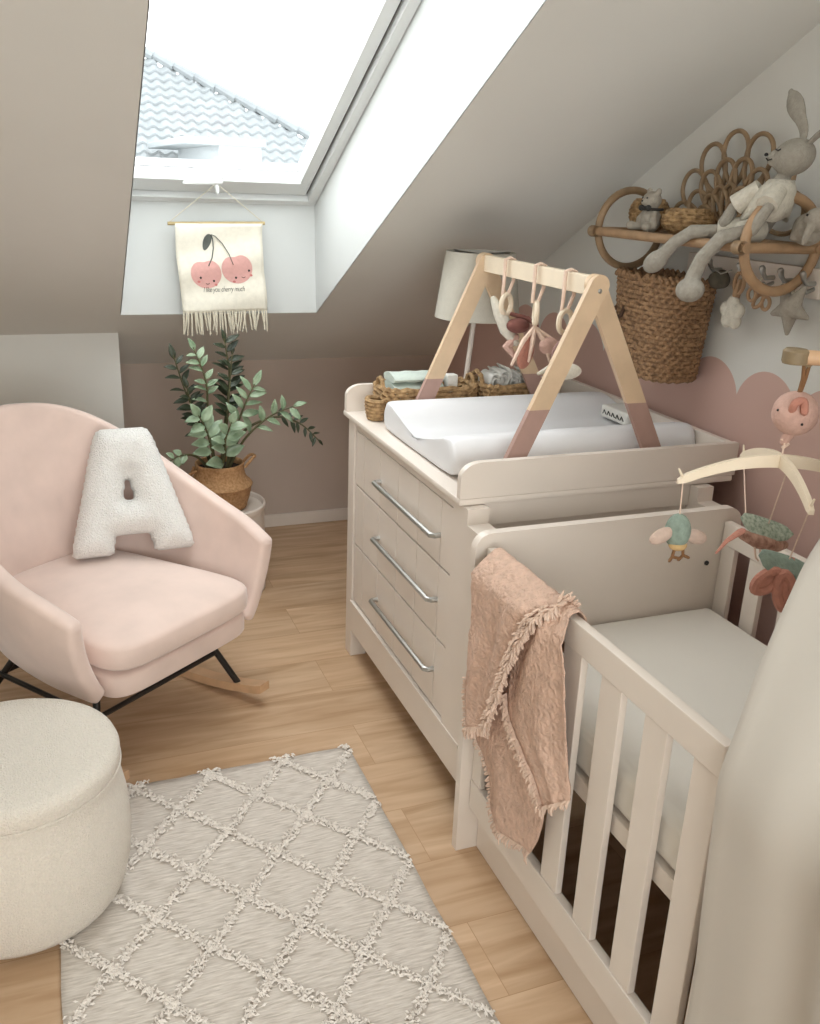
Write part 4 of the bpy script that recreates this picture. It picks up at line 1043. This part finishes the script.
def patch(L, R, xb, amp, k, over=None, nr=5, nu=34):
    Lp = bez([(0, y, z) for y, z in L], nr); Rp = bez([(0, y, z) for y, z in R], nr); rows = []
    if over:   # the part lying over the rail and hanging inside
        yl, yr = over
        for x, z in ((.922, .72), (.922, .76), (.921, .80), (.919, .828), (.908, .841), (.897, .844), (.885, .842), (.876, .834)):
            rows.append([Vector((x-(.004 if x > .9 else 0), yl+(yr-yl)*u/nu, z+.004*noise.noise(Vector((u*.7, z*9, k))) )) for u in range(nu+1)])
    for i, (a, c_) in enumerate(zip(Lp, Rp)):
        row = []; g = min(1, (i+1)/6) if over else 1
        for u in range(nu+1):
            t = u/nu; p = a.lerp(c_, t); w_ = abs(c_.y-a.y)
            f = .55*math.sin(t*9+p.z*7+k)+.35*math.sin(t*17-p.z*11+k*2)+.8*noise.noise(Vector((p.y*12, p.z*7, k)))+.35*noise.noise(Vector((p.y*60+p.z*30, p.z*40, k)))
            p.x = min(.881, .878+(xb-.878)*g - amp*f*g - .006*math.sin(PI*t)*g); row.append(p)
        rows.append(row)
    return rows
layB = patch([(1.700, .66), (1.712, .56), (1.721, .474), (1.709, .385), (1.641, .345), (1.600, .301), (1.594, .235), (1.575, .205)], [(1.40, .74), (1.385, .655), (1.37, .558), (1.357, .484), (1.352, .415), (1.360, .343), (1.372, .30), (1.385, .27)], .868, .006, 3)
layR = patch([(1.43, .832), (1.45, .79), (1.50, .70), (1.53, .624), (1.52, .545), (1.447, .498), (1.379, .460), (1.340, .424)], [(1.350, .832), (1.335, .79), (1.313, .727), (1.298, .651), (1.282, .574), (1.270, .54), (1.262, .522), (1.253, .500)], .856, .007, 5, (1.44, 1.355))
layL = patch([(1.690, .832), (1.692, .79), (1.690, .70), (1.70, .62), (1.712, .54), (1.722, .476), (1.712, .42), (1.700, .39)], [(1.405, .832), (1.43, .80), (1.470, .731), (1.495, .66), (1.515, .60), (1.530, .55), (1.55, .51), (1.56, .48)], .842, .008, 8, (1.692, 1.40))
q = MB(); q.grid(layB); obj('lower_layer', q, m_blanket, bl, mods=[SOL(.003)], smooth=80)
q = MB(); q.grid(layR); obj('right_layer', q, m_blanket, bl, mods=[SOL(.003)], smooth=80)
q = MB(); q.grid(layL); obj('left_layer', q, m_blanket, bl, mods=[SOL(.003)], smooth=80)
def fringe_along(q, pts, dirv, ln, step=.005, r=.0016, jit=.6):
    P_ = [Vector(p) for p in pts]; acc = 0
    for i in range(len(P_)-1):
        a, b_ = P_[i], P_[i+1]; L_ = (b_-a).length
        while acc < L_:
            p = a.lerp(b_, acc/L_); d = Vector(dirv)+Vector((random.uniform(-.3, .1), random.uniform(-1, 1), random.uniform(-.6, .3)))*jit; d.normalize(); l = ln*random.uniform(.6, 1.2)
            q.tube([p, p+d*l*.5+Vector((-.004, 0, 0)), p+d*l], [r*1.2, r*1.4, r*.8], 4); acc += step
        acc -= L_
q = MB(); random.seed(11)
fo = lambda pts, dx=-.003: [p+Vector((dx, 0, 0)) for p in pts]
fringe_along(q, layB[-1], (-.1, .1, -1), .026); fringe_along(q, [r[0] for r in layB[14:]], (-.2, .6, -.7), .016, .005)
fringe_along(q, layL[-1], (-.3, -.3, -.8), .024, .0035, .002); fringe_along(q, [r[0] for r in layL[30:]], (-.3, .7, -.5), .014, .005)
Lr = [r[-1] for r in layL[5:]]
fringe_along(q, fo(Lr), (-.4, -.8, -.4), .026, .0026, .0022); fringe_along(q, fo(Lr), (-.6, .5, -.3), .018, .004, .002)
fringe_along(q, fo([r[-3] for r in layL[8:]]), (-.7, .2, -.5), .016, .004, .002)
fringe_along(q, [r[-1]+Vector((0, 0, .004)) for r in layL[2:8]], (.1, -.6, .8), .022, .003, .0028)
Rl = [r[0] for r in layR[26:]]
fringe_along(q, fo(Rl), (-.4, .2, -.8), .022, .003, .002); fringe_along(q, fo(Rl), (-.6, -.5, -.3), .016, .004, .002)
fringe_along(q, layR[-1], (-.3, -.1, -.8), .022, .004, .002)
obj('fringe', q, m_fringe, bl, label='pale knotted fringe along the edges')

# ================================================================== CRIB MOBILE
mb_ = thing('crib_mobile', (1.59, 1.0, .83), 'wooden crib mobile with curved cross arms on a clamped holder', 'mobile')
Cm = Vector((1.22, 1.25, 1.15))
q = MB(); q.tube(bez([(1.575, 1.0, .80), (1.60, 1.0, 1.0), (1.60, 1.0, 1.22), (1.56, 1.02, 1.318), (1.45, 1.10, 1.336), (1.30, 1.20, 1.338), (1.225, 1.25, 1.338)], 6), .013, 12, roundcap=True); obj('holder_arm', q, m_beech, mb_)
q = MB(); q.box(1.562, 1.612, .96, 1.04, .74, .84, .008); obj('clamp', q, m_beech, mb_)
q = MB(); q.lathe([(.0005, 0), (.020, 0), (.022, .004), (.022, .022), (.018, .026), (.0005, .026)], c=(1.215, 1.255, 1.326), seg=24); q.tube([(1.238+.010*math.cos(a), 1.245, 1.335+.012*math.sin(a)) for a in [2*PI*k/16 for k in range(16)]], .003, 6, closed=True); obj('arm_cap', q, mat('olive_wood', '8f7c5f', .6, .1), mb_)
q = MB(); q.tube([(1.232, 1.25, 1.335), (1.236, 1.25, 1.30), (1.235, 1.252, 1.275)], .0035, 6); q.tube([(1.244, 1.248, 1.335), (1.242, 1.25, 1.30), (1.238, 1.252, 1.275)], .0035, 6); obj('hanging_loop', q, m_brown, mb_)
bird_c = Vector((1.238, 1.255, 1.236))
q = MB(); q.tube([Cm+Vector((0, 0, .008)), Vector((1.226, 1.255, 1.19))], .0016, 6); q.tube([(1.222, 1.255, 1.172), (1.232, 1.252, 1.180), (1.222, 1.258, 1.187), (1.232, 1.255, 1.196)], .0035, 6); obj('cord', q, m_fringe, mb_)
fw = Vector((-.35, -.937, 0)); sdv = Vector((-.937, .35, 0))
tips = []
for d in (sdv, fw, -sdv, -fw):
    perp = Vector((d.y, -d.x, 0)); rows = []; al = .152 if d == fw else .182
    for k in range(13):
        t = k/12; p = Cm + d*(al*t) + Vector((0, 0, -.045*t*t)); h = .012-.004*t; w_ = .0045
        if k == 12: h = .004
        rows.append([p+perp*w_+Vector((0, 0, h)), p-perp*w_+Vector((0, 0, h)), p-perp*w_-Vector((0, 0, h)), p+perp*w_-Vector((0, 0, h))])
    q = MB(); q.grid(rows, True, True); q.bevel_all(.0012, 1, 50); tips.append(Cm+d*(al-.01)+Vector((0, 0, -.045)))
    q.tube([Cm+d*(al-.008)+Vector((0, 0, -.036)), Cm+d*al+Vector((0, 0, -.022))], [.003, .002], 6, roundcap=True)
    obj('cross_arm', q, m_gymbar, mb_)
# round pink whale/bird music ball
t = thing('plush_music_ball', bird_c, 'round pink plush music ball with tiny eyes hanging from the mobile arm', 'soft toy')
q = MB(); q.ell(bird_c, (.040, .040, .040), seg=28, n=18)
obj('ball', q, m_blush, t)
vd = (Vector((0, 0, 1.6))-bird_c).normalized(); rt = vd.cross(Vector((0, 0, 1))).normalized()*-1; uu = rt.cross(vd)*-1
if uu.z < 0: uu = -uu
q = MB(); pth = [bird_c+vd*.038+rt*-.006+uu*.006, bird_c+vd*.046+rt*-.002+uu*.018, bird_c+vd*.040+rt*.010+uu*.022, bird_c+vd*.043+rt*.014+uu*.004]; q.tube(bez(pth, 5), .007, 8, roundcap=True); obj('snout', q, m_coral, t, label='folded coral snout')
q = MB()
for s in ((-.029, .002), (.014, -.018)): q.ell(bird_c+rt*s[0]+uu*s[1]+vd*math.sqrt(.04**2-s[0]**2-s[1]**2), .0025, seg=8, n=6)
obj('eye', q, m_ink, t)
q = MB(); q.tube([bird_c+Vector((-.006, 0, -.038)), bird_c+Vector((-.010, .004, -.052))], [.010, .008], 10, roundcap=True); obj('pull_tab', q, m_blush, t)
# hanging animals
def string(t, a, b_):
    q = MB(); q.tube([a, b_], .0013, 6); obj('string', q, m_fringe, t)
tl = tips[0]; bc = Vector((tl.x+.004, tl.y, 1.008))
t = thing('bird_plush', bc, 'small grey-green bird plush with pale wings, leftmost on the mobile', 'soft toy', 'plush animals on the crib mobile')
string(t, tl, bc+Vector((0, 0, .025)))
q = MB(); q.ell(bc, (.024, .024, .034)); obj('body', q, m_sage, t)
for s, (dx, dz) in ((-1, (-.038, -.004)), (1, (.040, -.014))):
    q = MB(); q.ell(bc+Vector((dx, -.004, dz)), (.026, .011, .014), M=Matrix.Rotation(s*.35, 3, 'Y')); obj('wing', q, mat('pale_blush_knit', 'ccb3a4', .9, .05, 90, .5, 220), t)
q = MB(); q.ell(bc+Vector((0, -.006, -.026)), (.018, .015, .010)); obj('belly', q, m_mustard, t, label='mustard belly')
for s in (-1, 1):
    q = MB(); b1 = bc+Vector((s*.010, -.010, -.034)); q.tube([b1, b1+Vector((s*.002, 0, -.012)), b1+Vector((-.010, -.004, -.018))], .003, 6, roundcap=True); q.tube([b1+Vector((s*.002, 0, -.012)), b1+Vector((.012, -.004, -.016))], .003, 6, roundcap=True); obj('foot', q, m_brown, t)
# leaf-green insect
c1 = Vector((1.266, 1.31, .982))
t = thing('moth_plush', c1, 'speckled pale green moth plush with striped coral body on the mobile', 'soft toy', 'plush animals on the crib mobile')
string(t, tips[3], c1+Vector((-.03, .02, .03))); string(t, Cm+Vector((.01, -.01, -.01)), c1+Vector((.01, 0, .02)))
def wing(q, c, L_, W_, R_, T_=.005):
    rows = []
    for k in range(11):
        u = -1+2*k/10; w_ = W_*(1-abs(u)**2.4)**.5+.001
        rows.append([Vector((u*L_, w_*math.cos(a), T_*math.sin(a)*(1.2-u*u)+.010*u*u)) for a in [2*PI*i/14 for i in range(14)]])
    q.grid([[R_ @ p + c for p in r] for r in rows], True, True)
Ra = Matrix.Rotation(-.25, 3, 'Z') @ Matrix.Rotation(.30, 3, 'Y') @ Matrix.Rotation(.8, 3, 'X')
q = MB(); wing(q, c1+Vector((.0, 0, .012)), .060, .022, Ra); obj('wings', q, m_sagep, t)
q = MB(); q.tube([c1+Vector((-.05, .0, .004)), c1+Vector((-.02, -.012, -.010)), c1+Vector((.03, -.012, -.022)), c1+Vector((.06, 0, -.03))], [.010, .014, .014, .008], 12, roundcap=True); obj('striped_body', q, mat('coral_stripe', 'c9a08c', .9, .2, 90, .5, 120, kind='wave', col2='8a5f50'), t)
q = MB(); q.tube([c1+Vector((-.055, .0, .01)), c1+Vector((-.085, .0, -.006)), c1+Vector((-.105, .0, -.028))], [.010, .006, .003], 8, flat=(1, .4), roundcap=True); obj('tail', q, m_coral, t)
q = MB()
for d_ in (-.03, -.018, -.008): q.tube([c1+Vector((d_, -.016, -.018)), c1+Vector((d_+.004, -.020, -.040)), c1+Vector((d_+.010, -.022, -.046))], .002, 6)
obj('legs', q, m_fringe, t)
# coral flower/butterfly under a sage leaf
tp = tips[1]; c2 = Vector((1.243, 1.225, .952))
t = thing('butterfly_plush', c2, 'sage leaf plush with coral looped wings, lowest toy on the mobile', 'soft toy', 'plush animals on the crib mobile')
string(t, Vector((1.165, 1.13, 1.107)), c2+Vector((-.02, -.02, .025))) if False else string(t, tips[1], c2+Vector((.0, -.015, .02)))
Rb = Matrix.Rotation(-.3, 3, 'Z') @ Matrix.Rotation(.30, 3, 'Y') @ Matrix.Rotation(.7, 3, 'X')
q = MB(); wing(q, c2+Vector((0, 0, .0)), .056, .026, Rb, .008); obj('leaf_wing', q, m_sage, t)
for (o_, rz, L_) in (((-.035, -.005, -.025), .5, .026), ((-.005, -.022, -.042), -.5, .036), ((.015, .01, -.02), .2, .026)):
    q = MB(); cc = c2+Vector(o_); R_ = Matrix.Rotation(yaw*-1, 3, 'Z') @ Matrix.Rotation(rz+.3, 3, 'Y'); q.tube([R_ @ Vector((.014*math.cos(a), 0, L_*math.sin(a))) + cc for a in [2*PI*k/20 for k in range(20)]], .0095, 8, closed=True)
    q.ell(cc, (.010, .006, L_*.8), M=R_); obj('looped_wing', q, m_coral, t)

# ================================================================== CANOPY
E_ = [(1.30, .86, 1.75), (1.17, .995, 1.255), (1.095, 1.03, 1.09), (1.012, .992, 1.022), (.932, .945, .945), (.876, .910, .875), (.850, .900, .81), (.847, .894, .733), (.845, .884, .60), (.842, .870, .414), (.825, .86, .2), (.82, .85, .02)]
F_ = [(1.42, .10, 1.75), (1.40, -.10, 1.25), (1.38, -.14, 1.085), (1.37, -.15, 1.02), (1.36, -.16, .948), (1.35, -.18, .88), (1.34, -.18, .81), (1.33, -.2, .733), (1.32, -.2, .60), (1.3, -.2, .414), (1.3, -.22, .2), (1.3, -.22, .02)]
ep = bez([(1.33, .40, 2.28)]+E_, 5); fp = bez([(1.36, .34, 2.28)]+F_, 5)
rows = []
for i, (e, f) in enumerate(zip(ep, fp)):
    row = []; n = 70; t = i/len(ep)
    for j in range(n+1):
        u = j/n
        # path bows out around the crib corner: first along -Y outside the rail, then across the end
        mid = Vector((e.x-.03*min(1, t*1.4)-.0, (e.y+f.y)/2-.12*t, e.z))
        if u < .55: p = e.lerp(mid, u/.55)
        else: p = mid.lerp(f, (u-.55)/.45)
        p.z = e.z*(1-u)+f.z*u
        amp = .055*min(1, t*1.5)
        ph = u*26+math.sin(t*3)*1.2-1.2
        off = amp*(.5+.5*math.sin(ph)+.25*math.sin(ph*1.7+2))*min(1, max(0, (u-.05)*5))
        p.x -= off*.8; p.y += off*.1
        if u < .025: p.x += .035*(1-u/.025)**2*min(1, t*2)
        row.append(p)
    rows.append(row)
q = MB(); q.grid(rows)
cn_ = thing('bed_canopy', (1.0, .5, .02), 'white cotton bed canopy draped over the near end of the crib', 'canopy')
obj('drape', q, cloth_material('canopy_cotton', 'e0d9cf', .25), cn_, mods=[SOL(.003)], smooth=80)
q = MB(); q.tube([(1.345+.05*math.cos(a), .37+.05*math.sin(a), 2.285) for a in [2*PI*k/24 for k in range(24)]], .008, 8, closed=True); obj('hoop', q, m_whitecloth, cn_)
for a in (0, 2.1, 4.2):
    q = MB(); q.tube([(1.345+.05*math.cos(a), .37+.05*math.sin(a), 2.285), (1.345, .37, 2.45)], .002, 6); obj('cord', q, m_whitecloth, cn_)
q = MB(); q.tube([(1.345, .37, 2.45), (1.345, .37, ZC)], .003, 6); obj('cord', q, m_whitecloth, cn_)
